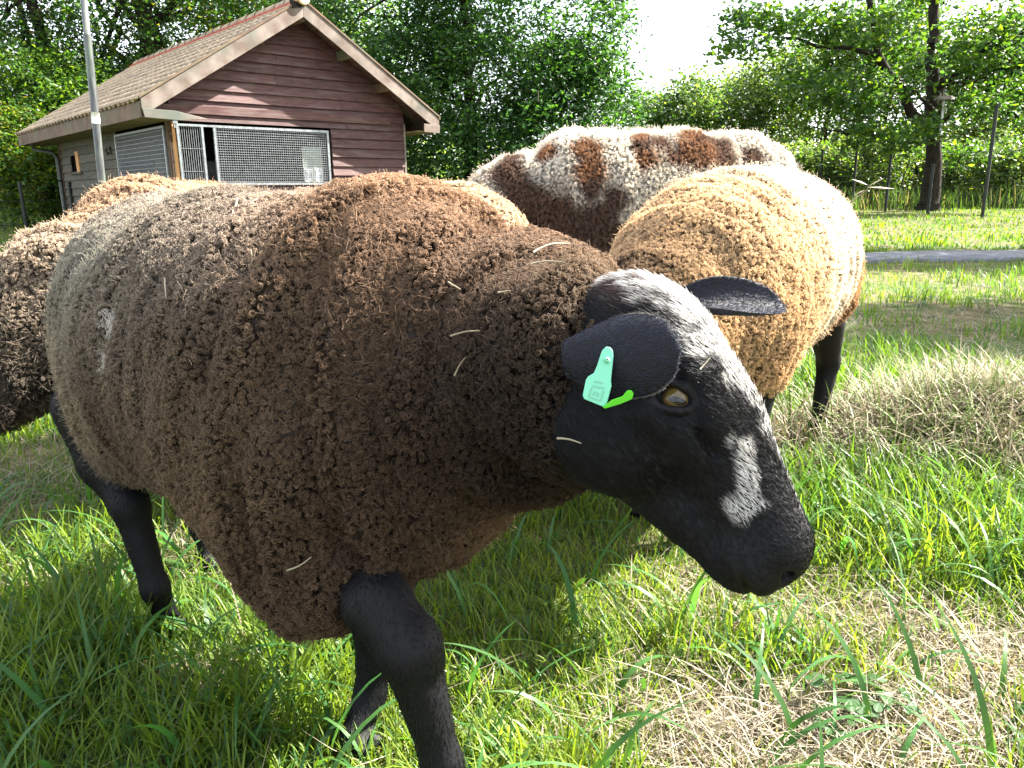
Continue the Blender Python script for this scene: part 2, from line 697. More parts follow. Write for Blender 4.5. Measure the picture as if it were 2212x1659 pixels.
def field(name, n, y0, y1, p, Lr, Wr, seg, label, part):
    x, y = wedge(n, y0, y1, rg, p)
    d, l = dryness(x, y), lush(x, y)
    isdry = rg.random(n) < d
    if part == 'green':
        k = ~isdry & ~path_mask(x, y)
    else:
        k = isdry & ~path_mask(x, y)
    x, y, l, d = x[k], y[k], l[k], d[k]
    m = len(x)
    az = rg.random(m) * 2 * PI
    if part == 'green':
        L = rg.uniform(*Lr, m) * (0.55 + 0.9 * l) * (1 - 0.35 * d)
        o = blades(name, x, y, L, rg.uniform(*Wr, m) * (0.8 + 0.4 * l), rg.uniform(0.3, 1.7, m), az, rg.uniform(0.0, 0.45, m), green(m, rg, x, y), M_GRASS, seg, rng=rg)
    else:
        L = rg.uniform(*Lr, m) * 0.75
        z0 = ground_h(x, y) + rg.random(m) ** 2 * 0.03
        o = blades(name, x, y, L, rg.uniform(*Wr, m) * 0.55, rg.uniform(-0.5, 0.7, m), az + 0.0, rg.uniform(0.9, 1.75, m), straw_col(m, rg), M_DRY, max(seg - 1, 2), z0=z0, rng=rg)
    tag(o, label, 'dead grass' if part == 'dry' else 'grass', kind='stuff')
    return o


field('grass', 74000, 0.42, 2.4, 0.75, (0.05, 0.12), (0.0022, 0.0048), 4, 'fresh green meadow grass around the sheep in front', 'green')
field('dead_grass', 66000, 0.42, 2.4, 0.75, (0.05, 0.14), (0.0016, 0.0034), 3, 'pale dead stalks matted between the green grass in front', 'dry')
field('grass', 84000, 2.2, 9.0, 0.9, (0.06, 0.15), (0.004, 0.009), 3, 'green grass in the middle of the meadow before the path', 'green')
field('dead_grass', 45000, 2.2, 9.0, 0.9, (0.07, 0.17), (0.003, 0.006), 3, 'straw coloured dead grass in the middle of the meadow', 'dry')
field('lawn_grass', 80000, 8.6, 30.0, 0.6, (0.05, 0.12), (0.012, 0.03), 2, 'mown looking lawn beyond the grey path', 'green')
# thick low layer right at the ground so that little soil shows
def turf(n, y0, y1, p, L, W, name, label):
    x, y = wedge(n, y0, y1, rg, p)
    k = ~path_mask(x, y)
    x, y = x[k], y[k]
    m = len(x)
    d = dryness(x, y)[:, None]
    mix = rg.random((m, 1)) < d
    c = np.where(mix, straw_col(m, rg) * 0.85, green(m, rg, x, y) * 0.9)
    o = blades(name, x, y, rg.uniform(0.4, 1, m) * L, np.full(m, W), rg.uniform(0, 1.2, m), rg.random(m) * 2 * PI, rg.uniform(0.2, 1.2, m), c, M_GRASS, 2, rng=rg)
    tag(o, label, 'turf', kind='stuff')


turf(105000, 0.42, 3.2, 0.9, 0.045, 0.003, 'turf', 'short undergrowth of mixed live and dead grass in front')
# broad long leaves of couch grass, mostly at the lower left
n_ = 1900
bx, by = wedge(n_, 0.5, 1.8, rg, 0.6)
kk = lush(bx, by) + 0.25 > rg.random(n_)
bx, by = bx[kk], by[kk]
m_ = len(bx)
o = blades('broad_grass', bx, by, rg.uniform(0.10, 0.24, m_), rg.uniform(0.006, 0.0105, m_), rg.uniform(0.9, 2.4, m_), rg.random(m_) * 2 * PI, rg.uniform(0.15, 0.7, m_),
           np.array([.045, .135, .035]) * (1 + rg.normal(0, .2, (m_, 1))) + np.array([.02, .02, 0]) * rg.random((m_, 1)), M_GRASS, 7, rng=rg, twist=0.9)
tag(o, 'broad long grass leaves arching over the finer grass', 'grass', kind='stuff')
# long loose dry stalks
n_ = 900
bx, by = wedge(n_, 0.5, 3.5, rg, 0.9)
kk = dryness(bx, by) > rg.random(n_) * 0.9
bx, by = bx[kk], by[kk]
m_ = len(bx)
o = blades('dry_stalks', bx, by, rg.uniform(0.06, 0.21, m_), rg.uniform(0.0013, 0.0026, m_), rg.uniform(-0.5, 1.0, m_), rg.random(m_) * 2 * PI, rg.uniform(0.7, 1.45, m_),
           straw_col(m_, rg) * 1.05, M_DRY, 4, z0=ground_h(bx, by) + 0.02 + 0.03 * rg.random(m_), rng=rg)
tag(o, 'long loose bleached stalks lying across the grass', 'dry stalks', kind='stuff')


# ------------------------------------------------------------------ sheep
def frame(fwd, up):
    f = np.array(fwd, float); f /= np.linalg.norm(f)
    u = np.array(up, float); u -= f * (u @ f); u /= np.linalg.norm(u)
    l = np.cross(u, f)
    return np.stack([f, l, u], 1)      # columns: forward, left, up


EC, ES = math.cos(rad(36)), math.sin(rad(36))


def head_field(h):
    """sheep head in its own space: x towards the nose, y left, z up to the forehead; poll at the origin"""
    f = Field((-0.10, -0.10, -0.16), (0.29, 0.10, 0.07), h)
    f.ell((0.035, 0, -0.038), (0.078, 0.056, 0.060), 0.02)
    f.ell((0.095, 0, -0.042), (0.070, 0.050, 0.052), 0.02)
    f.cone((0.09, 0, -0.040), (0.222, 0, -0.060), 0.047, 0.031, 0.02)     # nose bridge
    f.cone((0.12, 0, -0.022), (0.222, 0, -0.050), 0.024, 0.022, 0.02)
    for s in (-1, 1):
        f.ell((0.070, s * 0.029, -0.096), (0.060, 0.026, 0.056), 0.02)     # cheek
        f.cone((0.082, s * 0.040, -0.018), (0.118, s * 0.038, -0.030), 0.016, 0.013, 0.012)    # brow
        f.cone((0.13, s * 0.034, -0.055), (0.085, s * 0.046, -0.062), 0.011, 0.013, 0.012)     # cheek bone
    f.cone((0.075, 0, -0.112), (0.205, 0, -0.093), 0.032, 0.021, 0.018)      # lower jaw
    f.ell((0.222, 0, -0.068), (0.031, 0.031, 0.034), 0.015)                 # muzzle
    f.ell((0.215, 0, -0.096), (0.028, 0.022, 0.017), 0.008)                 # chin
    for s in (-1, 1):
        f.ell((0.226, s * 0.016, -0.082), (0.026, 0.018, 0.017), 0.008)     # upper lip
        f.ell((0.234, s * 0.016, -0.056), (0.015, 0.011, 0.012), 0.008)     # nostril wing
        f.ell((0.243, s * 0.019, -0.061), (0.0130, 0.0070, 0.0060), 0.004, R=frame((0.8, -s * 0.1, -0.35), (0, 0, 1)), sub=True)
        f.ell((0.083, s * 0.0575, -0.041), (0.021, 0.012, 0.016), 0.008, sub=True)     # eye socket
        f.cone((0.137, s * 0.043, -0.046), (0.121, s * 0.049, -0.042), 0.003, 0.003, 0.008, sub=True)  # tear groove
        f.cone((0.252, s * 0.003, -0.094), (0.226, s * 0.035, -0.092), 0.0034, 0.0034, 0.003, sub=True)   # mouth line
        f.cone((0.226, s * 0.035, -0.092), (0.172, s * 0.038, -0.084), 0.0034, 0.0026, 0.003, sub=True)
    f.cone((0.253, 0, -0.062), (0.250, 0, -0.094), 0.003, 0.003, 0.004, sub=True)
    # eyelids
    for s in (-1, 1):
        for k in range(10):
            a0, a1 = 2 * PI * k / 10, 2 * PI * (k + 1) / 10
            def lid(a):
                u_, v_ = 0.0198 * math.cos(a), 0.0112 * math.sin(a) * (1 - 0.25 * math.cos(a))
                x_, z_ = u_ * EC - v_ * ES, u_ * ES + v_ * EC
                return (0.083 + x_, s * (0.0500 + 0.0022 * abs(math.sin(a)) - 0.05 * x_ - 0.10 * z_), -0.041 + z_)
            f.cone(lid(a0), lid(a1), 0.0034, 0.0034, 0.004)
    V, Q = f.mesh()
    return relax(V, Q, 2, 0.4), Q


def ear_mesh(base, tip_dir, width_dir, length=0.125, width=0.036, curl=1.0, droop=0.0, nu=18, nv=11, th=0.0022):
    """leaf-shaped cupped ear. width_dir: across; opening faces cross(tip, width)"""
    t = np.array(tip_dir, float); t /= np.linalg.norm(t)
    w = np.array(width_dir, float); w -= t * (w @ t); w /= np.linalg.norm(w)
    n = np.cross(t, w)
    V = []
    for side in (0, 1):
        for i in range(nu):
            u = i / (nu - 1)
            prof = (0.42 + 0.58 * math.sin(min(1, u / 0.55) * PI / 2)) if u < 0.55 else math.sqrt(max(0.0, 1 - ((u - 0.55) / 0.45) ** 2.3))
            hw = max(width * prof, 0.0012)
            cu = curl * (1.35 - 0.75 * u)
            for j in range(nv):
                v = j / (nv - 1) * 2 - 1
                ang = v * cu
                R = hw / max(math.sin(min(abs(cu), 1.5)), 0.2)
                sg = 1 if curl > 0 else -1
                lat = R * math.sin(ang)
                dep = sg * R * (1 - math.cos(ang))
                lat = R * math.sin(abs(cu) * v)
                p = np.array(base, float) + t * (u * length) + w * lat + n * (dep - droop * u * u * length)
                ns = -n * math.cos(ang) + w * math.sin(ang)
                if side: p = p + ns * (th * (1.6 - u) * (1 - 0.85 * abs(v) ** 4))
                V.append(p)
    F = []
    def I(s, i, j): return s * nu * nv + i * nv + j
    for i in range(nu - 1):
        for j in range(nv - 1):
            F.append((I(0, i, j), I(0, i + 1, j), I(0, i + 1, j + 1), I(0, i, j + 1)))
            F.append((I(1, i, j), I(1, i, j + 1), I(1, i + 1, j + 1), I(1, i + 1, j)))
        F.append((I(0, i, 0), I(1, i, 0), I(1, i + 1, 0), I(0, i + 1, 0)))
        F.append((I(0, i, nv - 1), I(0, i + 1, nv - 1), I(1, i + 1, nv - 1), I(1, i, nv - 1)))
    for j in range(nv - 1):
        F.append((I(0, nu - 1, j), I(1, nu - 1, j), I(1, nu - 1, j + 1), I(0, nu - 1, j + 1)))
        F.append((I(0, 0, j), I(0, 0, j + 1), I(1, 0, j + 1), I(1, 0, j)))
    return np.array(V, np.float32), np.array(F, np.int32)


def sheep_body(P, h):
    """P: dict of joints in local space (x forward, y left, z up, hips over the origin). Returns V,Q,wool mask"""
    s = P.get('s', 1.0)
    f = Field((-0.34, -0.36, -0.01), (1.02, 0.36, 0.90), h)
    for c, r, k in P['body']:
        f.ell(c, r, k)
    for a, b, ra, rb, k in P['cones']:
        f.cone(a, b, ra, rb, k)
    if P.get('wrinkle'):
        f.warp(P['wrinkle'])
    F0 = f.F.copy()
    for pts, rs in P['legs']:
        f.chain(pts, rs, 0.018)
        # hoof: two toes
        p = np.array(pts[-1])
        for sy in (-1, 1):
            f.cone(p + np.array([0, sy * 0.010, 0.0]), p + np.array([0.028, sy * 0.011, -0.010]), 0.015, 0.011, 0.006)
    V, Q = f.mesh()
    V = relax(V, Q, 2, 0.4)
    g = np.clip(np.round((V - f.lo) / f.h).astype(int), 0, f.n - 1)
    return V, Q, smoothstep(0.014, 0.0, F0[g[:, 0], g[:, 1], g[:, 2]])


def leg_hind(hip, hock, fet, foot, side):
    return ([hip, hock, fet, foot], [0.055, 0.027, 0.0195, 0.019])


class Sheep:
    """body mesh in local space + placement"""
    def __init__(self, hips, shoulders, scale=1.0):
        self.hips = np.array([hips[0], hips[1]])
        d = np.array(shoulders) - self.hips
        self.ang = math.atan2(d[1], d[0])
        self.s = scale
        self.R = np.array([[math.cos(self.ang), -math.sin(self.ang), 0], [math.sin(self.ang), math.cos(self.ang), 0], [0, 0, 1]])
        self.O = np.array([hips[0], hips[1], 0.0])

    def to_local(self, p):
        return ((np.asarray(p) - self.O) @ self.R) / self.s

    def to_world(self, p):
        return (np.asarray(p) * self.s) @ self.R.T + self.O


def mesh_area_sample(V, Q, n, rng, weight=None):
    a, b, c, d = (V[Q[:, i]] for i in range(4))
    nrm = np.cross(c - a, d - b)
    ar = np.linalg.norm(nrm, axis=1) * 0.5
    nn = nrm / (2 * ar[:, None] + 1e-12)
    w = ar if weight is None else ar * weight
    cs = np.cumsum(w)
    k = np.searchsorted(cs, rng.random(n) * cs[-1])
    k = np.minimum(k, len(Q) - 1)
    u, v = rng.random(n)[:, None], rng.random(n)[:, None]
    p = (a[k] * (1 - u) + b[k] * u) * (1 - v) + (d[k] * (1 - u) + c[k] * u) * v
    return p.astype(np.float32), nn[k].astype(np.float32), k


def thin(p, r):
    """drop points closer than about r (one per grid cell, jittered grid keeps it irregular)"""
    key = np.floor(p / r).astype(np.int64)
    h = key[:, 0] * 73856093 ^ key[:, 1] * 19349663 ^ key[:, 2] * 83492791
    _, i = np.unique(h, return_index=True)
    return np.sort(i)


def make_curves(name, pts, rads, cols, mat, parent):
    """pts (n,k,3), rads (n,k), cols (n,3)"""
    n, k, _ = pts.shape
    hc = bpy.data.hair_curves.new(name)
    hc.add_curves([k] * n)
    hc.attributes['position'].data.foreach_set('vector', np.ascontiguousarray(pts, np.float32).ravel()) if 'position' in hc.attributes else hc.position_data.foreach_set('vector', pts.ravel())
    ra = hc.attributes.new('radius', 'FLOAT', 'POINT') if 'radius' not in hc.attributes else hc.attributes['radius']
    ra.data.foreach_set('value', np.ascontiguousarray(rads, np.float32).ravel())
    ca = hc.attributes.new('col', 'FLOAT_COLOR', 'CURVE')
    buf = np.ones((n, 4), np.float32)
    buf[:, :3] = cols
    ca.data.foreach_set('color', buf.ravel())
    hc.materials.append(mat)
    o = bpy.data.objects.new(name, hc)
    COL.objects.link(o)
    o.parent = parent
    return o


def tangent_frame(n):
    a = np.where(np.abs(n[:, 2:3]) < 0.9, np.array([[0, 0, 1.0]]), np.array([[1.0, 0, 0]]))
    u = np.cross(n, a)
    u /= np.linalg.norm(u, axis=1, keepdims=True) + 1e-9
    return u, np.cross(n, u)


def fleece(name, p, n, lock_len, lock_r, per, strand_r, curl_r, turns, col, mat, parent, rng, K=8, droop=0.25, cjit=0.18):
    """curly locks. p,n lock roots/normals; lock_len (m,) ; col (m,3)"""
    m = len(p)
    ax = n + rng.normal(0, 0.22, (m, 3)).astype(np.float32)
    ax[:, 2] -= droop * (1 - np.abs(n[:, 2]))
    ax /= np.linalg.norm(ax, axis=1, keepdims=True)
    u, w = tangent_frame(ax)
    ph = rng.random(m) * 2 * PI
    sgn = np.where(rng.random(m) < 0.5, -1.0, 1.0)
    idx = np.repeat(np.arange(m), per)
    q = len(idx)
    t = np.linspace(0, 1, K)[None, :]
    a = rng.random(q) * 2 * PI
    rr = np.sqrt(rng.random(q)) * (lock_r[idx] if hasattr(lock_r, '__len__') else lock_r)
    off_u, off_w = rr * np.cos(a), rr * np.sin(a)
    clump = 1 - 0.45 * t                                     # strands gather towards the tip
    L = lock_len[idx] * rng.uniform(0.75, 1.12, q)
    phs = ph[idx] + rng.normal(0, 0.5, q)
    th = phs[:, None] + sgn[idx][:, None] * turns * 2 * PI * t ** 1.2
    env = np.sin(np.clip(t * 1.3, 0, 1) * PI / 2)
    cr = (curl_r[idx] if hasattr(curl_r, '__len__') else curl_r * np.ones(q))[:, None]
    cu = cr * env * np.cos(th) - cr * np.cos(phs)[:, None] * 0.0
    cw = cr * env * np.sin(th)
    al = L[:, None] * (t ** 0.8) * (1 - 0.22 * smoothstep(0.7, 1.0, t))
    P = (p[idx][:, None, :] + ax[idx][:, None, :] * al[..., None]
         + u[idx][:, None, :] * (off_u[:, None] * clump + cu)[..., None]
         + w[idx][:, None, :] * (off_w[:, None] * clump + cw)[..., None])
    R = strand_r * (1 - 0.55 * t ** 2) * rng.uniform(0.7, 1.3, q)[:, None]
    C = col[idx] * (1 + rng.normal(0, cjit, q))[:, None]
    return make_curves(name, P.astype(np.float32), R.astype(np.float32), np.clip(C, 0.002, 0.95), mat, parent)


# ------------------------------------------------------------------ the five sheep: poses
def std_pose(head_p, head_fwd=None, legs=None, neck_r=(0.125, 0.105, 0.085), fat=1.0, mid=None, tail=True, drop=0.0, thigh=0.0, tail_k=1.0, rump=0.0, wither=0.0, farsh=0.0, brisket=(0.655, 0, 0.43)):
    """trunk shared by all; head_p: poll in local space"""
    b = [((0.0, 0, 0.500 + rump), (0.195, 0.185 * fat, 0.205), 0.06),
         ((0.20, 0, 0.490 + rump * 0.8), (0.27, 0.215 * fat, 0.225), 0.06),
         ((0.40, 0, 0.480 + rump * 0.4), (0.22, 0.205 * fat, 0.230), 0.06),
         ((0.545, 0, 0.495 + wither), (0.165, 0.175 * fat, 0.215), 0.06),
         ((0.0 + thigh * .5, 0.095 * fat, 0.385 + thigh), (0.135 - thigh * .6, 0.095, 0.165 - thigh), 0.05),
         ((0.0 + thigh * .5, -0.095 * fat, 0.385 + thigh), (0.135 - thigh * .6, 0.095, 0.165 - thigh), 0.05),
         ((0.52 - farsh, (0.105 - farsh * 0.5) * fat, 0.385 + farsh), (0.105, 0.075, 0.130), 0.05),
         ((0.52, -0.105 * fat, 0.385), (0.105, 0.075, 0.130), 0.05),
         (brisket, (0.085, 0.10, 0.115), 0.05)]
    b = [(c if i > 8 else (c[0], c[1], c[2] - drop), (r[0], r[1], r[2] + drop * 0.6), k) for i, (c, r, k) in enumerate(b)]
    h = np.array(head_p, float)
    m = np.array(mid if mid is not None else (0.5 * (np.array([0.60, 0, 0.56]) + h)))
    c = [((0.58, 0, 0.53 + wither * 1.6), tuple(m), neck_r[0] + 0.035, neck_r[1], 0.06), (tuple(m), tuple(h), neck_r[1], neck_r[2], 0.05)]
    if tail:
        q = tail_k
        c += [((-0.175, 0, 0.56), (-0.19 - .015 * q, 0, 0.46), 0.028 * q, 0.036 * q, 0.02), ((-0.19 - .015 * q, 0, 0.46), (-0.18 - .02 * q, 0, 0.36 - .06 * q), 0.036 * q, 0.024 * q, 0.02)]
    if legs is None:
        legs = {}
    L = dict(hl=[(-0.02, 0.12, 0.36), (-0.125, 0.115, 0.235), (-0.085, 0.11, 0.075), (-0.06, 0.11, 0.022)],
             hr=[(-0.02, -0.12, 0.36), (-0.125, -0.115, 0.235), (-0.085, -0.11, 0.075), (-0.06, -0.11, 0.022)],
             fl=[(0.50, 0.12, 0.33), (0.525, 0.105, 0.205), (0.53, 0.10, 0.075), (0.55, 0.10, 0.022)],
             fr=[(0.50, -0.12, 0.33), (0.525, -0.105, 0.205), (0.53, -0.10, 0.075), (0.55, -0.10, 0.022)])
    L.update(legs)
    lg = []
    for k in ('hl', 'hr'): lg.append((L[k], [0.048, 0.028, 0.0195, 0.019] if len(L[k]) == 4 else [0.050, 0.036, 0.027, 0.0195, 0.019]))
    for k in ('fl', 'fr'): lg.append((L[k], [0.037, 0.0305, 0.0190, 0.019][:len(L[k])]))
    return dict(body=b, cones=c, legs=lg)


# --- A, the dark brown ewe in front, walking towards the camera's right
SA = Sheep((-0.53, 1.25), (-0.12, 0.86), 1.0)
a_poll_w = at(1421, 640, 0.655)
a_nose_w = at(1828, 1128, 0.560)
a_fwd = a_nose_w - a_poll_w
print('A head length', np.linalg.norm(a_fwd), 'nose z', a_nose_w, a_poll_w)
a_up_hint = np.array([0.88, -0.14, 0.50])
HA = frame(SA.R.T @ a_fwd, SA.R.T @ a_up_hint)      # local head frame
a_hs = np.linalg.norm(a_fwd) / 0.243
PA0 = SA.to_local(a_poll_w)
a_base = SA.to_local(at(1232, 800, 0.70))
PA = std_pose(a_base, neck_r=(0.098, 0.122, 0.090), mid=SA.to_local(at(1140, 800, 0.82)), fat=1.08, drop=0.014, thigh=0.035, tail_k=0.8, rump=0.03, wither=0.018, brisket=(0.57, 0, 0.53), farsh=0.08,
              legs=dict(fr=[tuple(SA.to_local(at(812, 1300, 0.725))), tuple(SA.to_local(at(885, 1400, 0.70))), tuple(SA.to_local(at(955, 1650, 0.69))), tuple(SA.to_local(at_z(1010, 1790, 0.03)))],
                        fl=[(0.47, 0.10, 0.32), tuple(SA.to_local(at(815, 1340, 0.93))), tuple(SA.to_local(at(800, 1500, 0.92))), tuple(SA.to_local(at_z(770, 1580, 0.025)))],
                        hr=[tuple(SA.to_local(at(185, 880, 1.22))), tuple(SA.to_local(at(225, 1000, 1.20))), tuple(SA.to_local(at(280, 1090, 1.17))), tuple(SA.to_local(at(335, 1270, 1.15))), tuple(SA.to_local(at_z(365, 1345, 0.022)))],
                        hl=[(-0.06, 0.12, 0.36), (-0.19, 0.09, 0.22), (-0.20, 0.07, 0.075), (-0.17, 0.07, 0.022)]))
# --- B, the sheep grazing behind it at the far left, facing the camera
SB = Sheep((-0.83, 2.30), (-0.80, 1.74), 1.05)
PB = std_pose((0.84, -0.20, 0.36), mid=(0.73, -0.07, 0.50), neck_r=(0.13, 0.12, 0.09), fat=0.95)
# --- C, pale sheep seen from behind in the middle
SCc = Sheep((-0.13, 1.98), (-0.46, 2.46), 1.055)
PC = std_pose((0.84, 0.05, 0.30), mid=(0.74, 0, 0.44))
# --- D, large piebald sheep
SD = Sheep((0.82, 2.84), (0.22, 2.76), 1.29)
PD = std_pose((0.90, 0, 0.44), mid=(0.76, 0, 0.53), fat=1.0)
for _k in ('body', 'cones'):
    PD[_k] = [(tuple(np.array(q[0]) * [.84, 1, 1]), tuple(np.array(q[1]) * [.84, 1, 1]), *q[2:]) for q in PD[_k]]
PD['legs'] = [([(p_[0] * .84, p_[1], p_[2]) for p_ in L_], r_) for L_, r_ in PD['legs']]
# --- E, tan sheep on the right
SE = Sheep((0.71, 2.07), (0.40, 1.61), 1.06)
PE = std_pose((0.82, 0.0, 0.36), mid=(0.72, -0.01, 0.45), fat=1.0, drop=-0.022, wither=-0.035, thigh=0.05, tail_k=1.3, neck_r=(0.13, 0.12, 0.09))
def w2h(v):
    return HA.T @ (SA.R.T @ np.array(v, float))       # world direction -> head space
def p2h(px, py, Y):
    return HA.T @ (SA.to_local(at(px, py, Y)) - PA0) / a_hs
_eb, _et = p2h(1215, 772, 0.600), p2h(1468, 758, 0.565)
_ev = at(1345, 850, 0.565) - at(1325, 690, 0.585)
_fb, _ft = p2h(1455, 668, 0.67), p2h(1692, 662, 0.685)
EARS = {-1: (_eb, _et - _eb, w2h(_ev), float(np.linalg.norm(_et - _eb)), 0.034, 1.0, 0.0),
        1: (_fb, _ft - _fb, w2h(at(1600, 720, 0.64) - at(1600, 620, 0.69)), float(np.linalg.norm(_ft - _fb)), 0.024, -1.3, 0.0)}
print('ear lens', EARS[-1][3], EARS[1][3], EARS[-1][:2], EARS[1][:2])


# ------------------------------------------------------------------ coats
M_SKIN = mat_attr('sheep skin under the wool', rough=0.95, spec=0.05)
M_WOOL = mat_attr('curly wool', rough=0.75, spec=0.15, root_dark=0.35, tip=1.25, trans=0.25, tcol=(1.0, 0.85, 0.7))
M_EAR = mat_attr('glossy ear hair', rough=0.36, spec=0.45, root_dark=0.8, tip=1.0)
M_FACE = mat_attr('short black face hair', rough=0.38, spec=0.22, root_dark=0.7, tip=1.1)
M_FACE_SKIN = mat_attr('black face skin', rough=0.6, spec=0.2)
BLACK = np.array([0.0030, 0.0030, 0.0042])


def blend_cols(P, anchors, default, power=2.0, noise=0.0):
    """anchors: list of (point, rgb, radius): wool colours change smoothly over the animal"""
    W = np.full(len(P), 0.02, np.float32)
    C = np.tile(np.array(default, np.float32), (len(P), 1)) * W[:, None]
    for a, rgb, r in anchors:
        d2 = ((P - np.array(a, np.float32)) ** 2).sum(1)
        w = np.exp(-d2 / (2 * r * r))
        W += w
        C += w[:, None] * np.array(rgb, np.float32)
    return C / W[:, None]


def surface_pt(bvh, px, py):
    d = Vector(tuple(ray(px, py))).normalized()
    h = bvh.ray_cast(Vector((0, 0, CAM_H)), d)
    return None if h[0] is None else (np.array(h[0]), np.array(h[1]))


def build_sheep(S, P, h, label, col_fn, wool, seed, extra=None, head=True, face_col=None, group='sheep of the flock in the paddock', grazing=0.9, head_rot=None):
    rng = np.random.default_rng(seed)
    root = empty('sheep', (S.O[0], S.O[1], 0), S.ang, label, 'sheep', group)
    s = S.s
    V, Q, wm = sheep_body(P, h)
    nb = len(V)
    if head_rot is not None:
        hv, hq_ = head_field(0.0042)
        HR = frame(*head_rot)
        pl = np.array(P['cones'][1][1]) + HR @ np.array([0.035, 0, 0.035])
        def toL(v): return pl + (v @ HR.T)
        extra = [(toL(hv), hq_)]
        for sg in (-1, 1):
            e_v, e_q = ear_mesh((0.0, sg * 0.045, -0.02), (0.12, sg, -0.25), (0.8, 0, -0.6), 0.105, 0.032, 0.9 * -sg, 0.0, nu=12, nv=7)
            extra.append((toL(e_v), e_q))
    parts_V, parts_Q = [V], [Q]
    if extra is not None:
        for v, q in extra:
            parts_Q.append(q + sum(len(a) for a in parts_V))
            parts_V.append(v)
    Va, Qa = np.concatenate(parts_V), np.concatenate(parts_Q)
    wa = np.concatenate([wm, np.zeros(len(Va) - nb, np.float32)])
    bm_ = BVHTree.FromPolygons([tuple(map(float, p)) for p in S.to_world(V)], [tuple(map(int, q)) for q in Q])
    anchors, spots, black = col_fn(S, bm_)
    def colour(p, jitter=None):
        c = blend_cols(p, anchors, black)
        for a, rgb, r, sharp in spots:
            nse = fbm(p * 22 + 3.1, 3) - 0.5
            d = np.sqrt(((p - np.array(a)) ** 2).sum(1)) * (1 + 0.9 * nse)
            k = smoothstep(r * (1 + sharp), r * (1 - sharp), d)[:, None]
            c = c * (1 - k) + np.array(rgb, np.float32) * k
        return c
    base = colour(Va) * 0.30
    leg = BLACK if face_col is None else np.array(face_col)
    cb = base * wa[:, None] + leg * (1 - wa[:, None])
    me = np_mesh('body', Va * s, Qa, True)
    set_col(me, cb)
    body = link('body', me, root, M_FACE_SKIN)
    # wool
    p, n, k = mesh_area_sample(V, Q, wool['n'], rng, weight=None)
    w = wm[Q[k, 0]]
    keep = w > 0.45
    p, n, w = p[keep], n[keep], w[keep]
    i = thin(p + rng.normal(0, wool['r'] * 0.25, p.shape), wool['r'])
    p, n, w = p[i], n[i], w[i]
    if wool.get('far_drop'):                       # side turned away from any near viewpoint: fewer locks
        tc = S.to_local(np.array([0.0, 0.0, 0.9])) - p
        tc /= np.linalg.norm(tc, axis=1, keepdims=True)
        fc = (tc * n).sum(1)
        kp = (fc > -0.25) | (rng.random(len(p)) < wool['far_drop'])
        p, n, w = p[kp], n[kp], w[kp]
    c = colour(p)
    furrow = fbm(p * np.array([38, 12, 12]) + 5, 2)
    fv = smoothstep(0.36, 0.56, furrow)
    L = wool['len'] * (0.72 + 0.5 * vnoise(p * 60)) * (1 - wool.get('furrow', 0.3) * (1 - fv)) * (0.55 + 0.45 * w)
    tone = 1 + rng.normal(0, 0.17, (len(p), 1)) + 0.35 * (vnoise(p * 14)[:, None] - 0.5)
    c = np.clip(c * tone, 0.004, 0.9)
    fine = wool.get('fine', 0.0) * smoothstep(0.42, 0.08, p[:, 0] + 0.10 * (vnoise(p * 9) - 0.5))
    sz = (1 - fine) * (0.75 + 0.6 * vnoise(p * 35 + 9))
    L = L * (1 - 0.5 * fine)
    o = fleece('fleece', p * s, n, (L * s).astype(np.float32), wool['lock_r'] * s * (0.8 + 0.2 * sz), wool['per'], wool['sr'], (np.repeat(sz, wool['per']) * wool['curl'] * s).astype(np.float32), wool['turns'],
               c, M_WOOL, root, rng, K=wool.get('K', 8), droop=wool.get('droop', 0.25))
    if wool.get('fuzz'):                          # loose single fibres standing off the locks
        kk = rng.integers(0, len(p), wool['fuzz'])
        m_ = len(kk)
        dirn = n[kk] + rng.normal(0, 0.7, (m_, 3))
        dirn /= np.linalg.norm(dirn, axis=1, keepdims=True)
        t_ = np.linspace(0, 1, 6)[None, :, None]
        LL = (wool['len'] * s * rng.uniform(0.8, 1.3, m_) * (0.75 if wool.get('fine') else 1.0))[:, None, None]
        sw = rng.normal(0, 0.0045, (m_, 1, 3)) * s * np.sin(t_ * PI * rng.uniform(1, 3, (m_, 1, 1)))
        FP_ = p[kk][:, None, :] * s + dirn[:, None, :] * LL * t_ + sw
        make_curves('loose_fibre', FP_, np.full((m_, 6), wool['sr'] * 0.36, np.float32), np.clip(c[kk] * 1.2 + .01, 0, .9), M_WOOL, root)
    print('sheep', seed, 'verts', len(Va), 'locks', len(p), 'strands', len(p) * wool['per'])
    return root, body, (Va, Qa, wa), bm_


def fur(name, V, Q, n, length, rad_, dirfn, colfn, mat, parent, rng, weight=None, K=4, lift=0.3):
    p, nn, k = mesh_area_sample(V, Q, n, rng, weight)
    d = dirfn(p)
    d = d - nn * (d * nn).sum(1, keepdims=True)
    d /= np.linalg.norm(d, axis=1, keepdims=True) + 1e-9
    d = d + rng.normal(0, 0.16, d.shape)
    t = np.linspace(0, 1, K)[None, :, None]
    L = ((length(p) if callable(length) else length) * rng.uniform(0.6, 1.25, len(p)))[:, None, None]
    P = p[:, None, :] + L * (t * d[:, None, :] + nn[:, None, :] * lift * (t - 0.55 * t * t))
    R = rad_ * (1 - 0.75 * t[..., 0]) * rng.uniform(0.7, 1.2, (len(p), 1))
    return make_curves(name, P.astype(np.float32), R.astype(np.float32), colfn(p, rng), mat, parent)


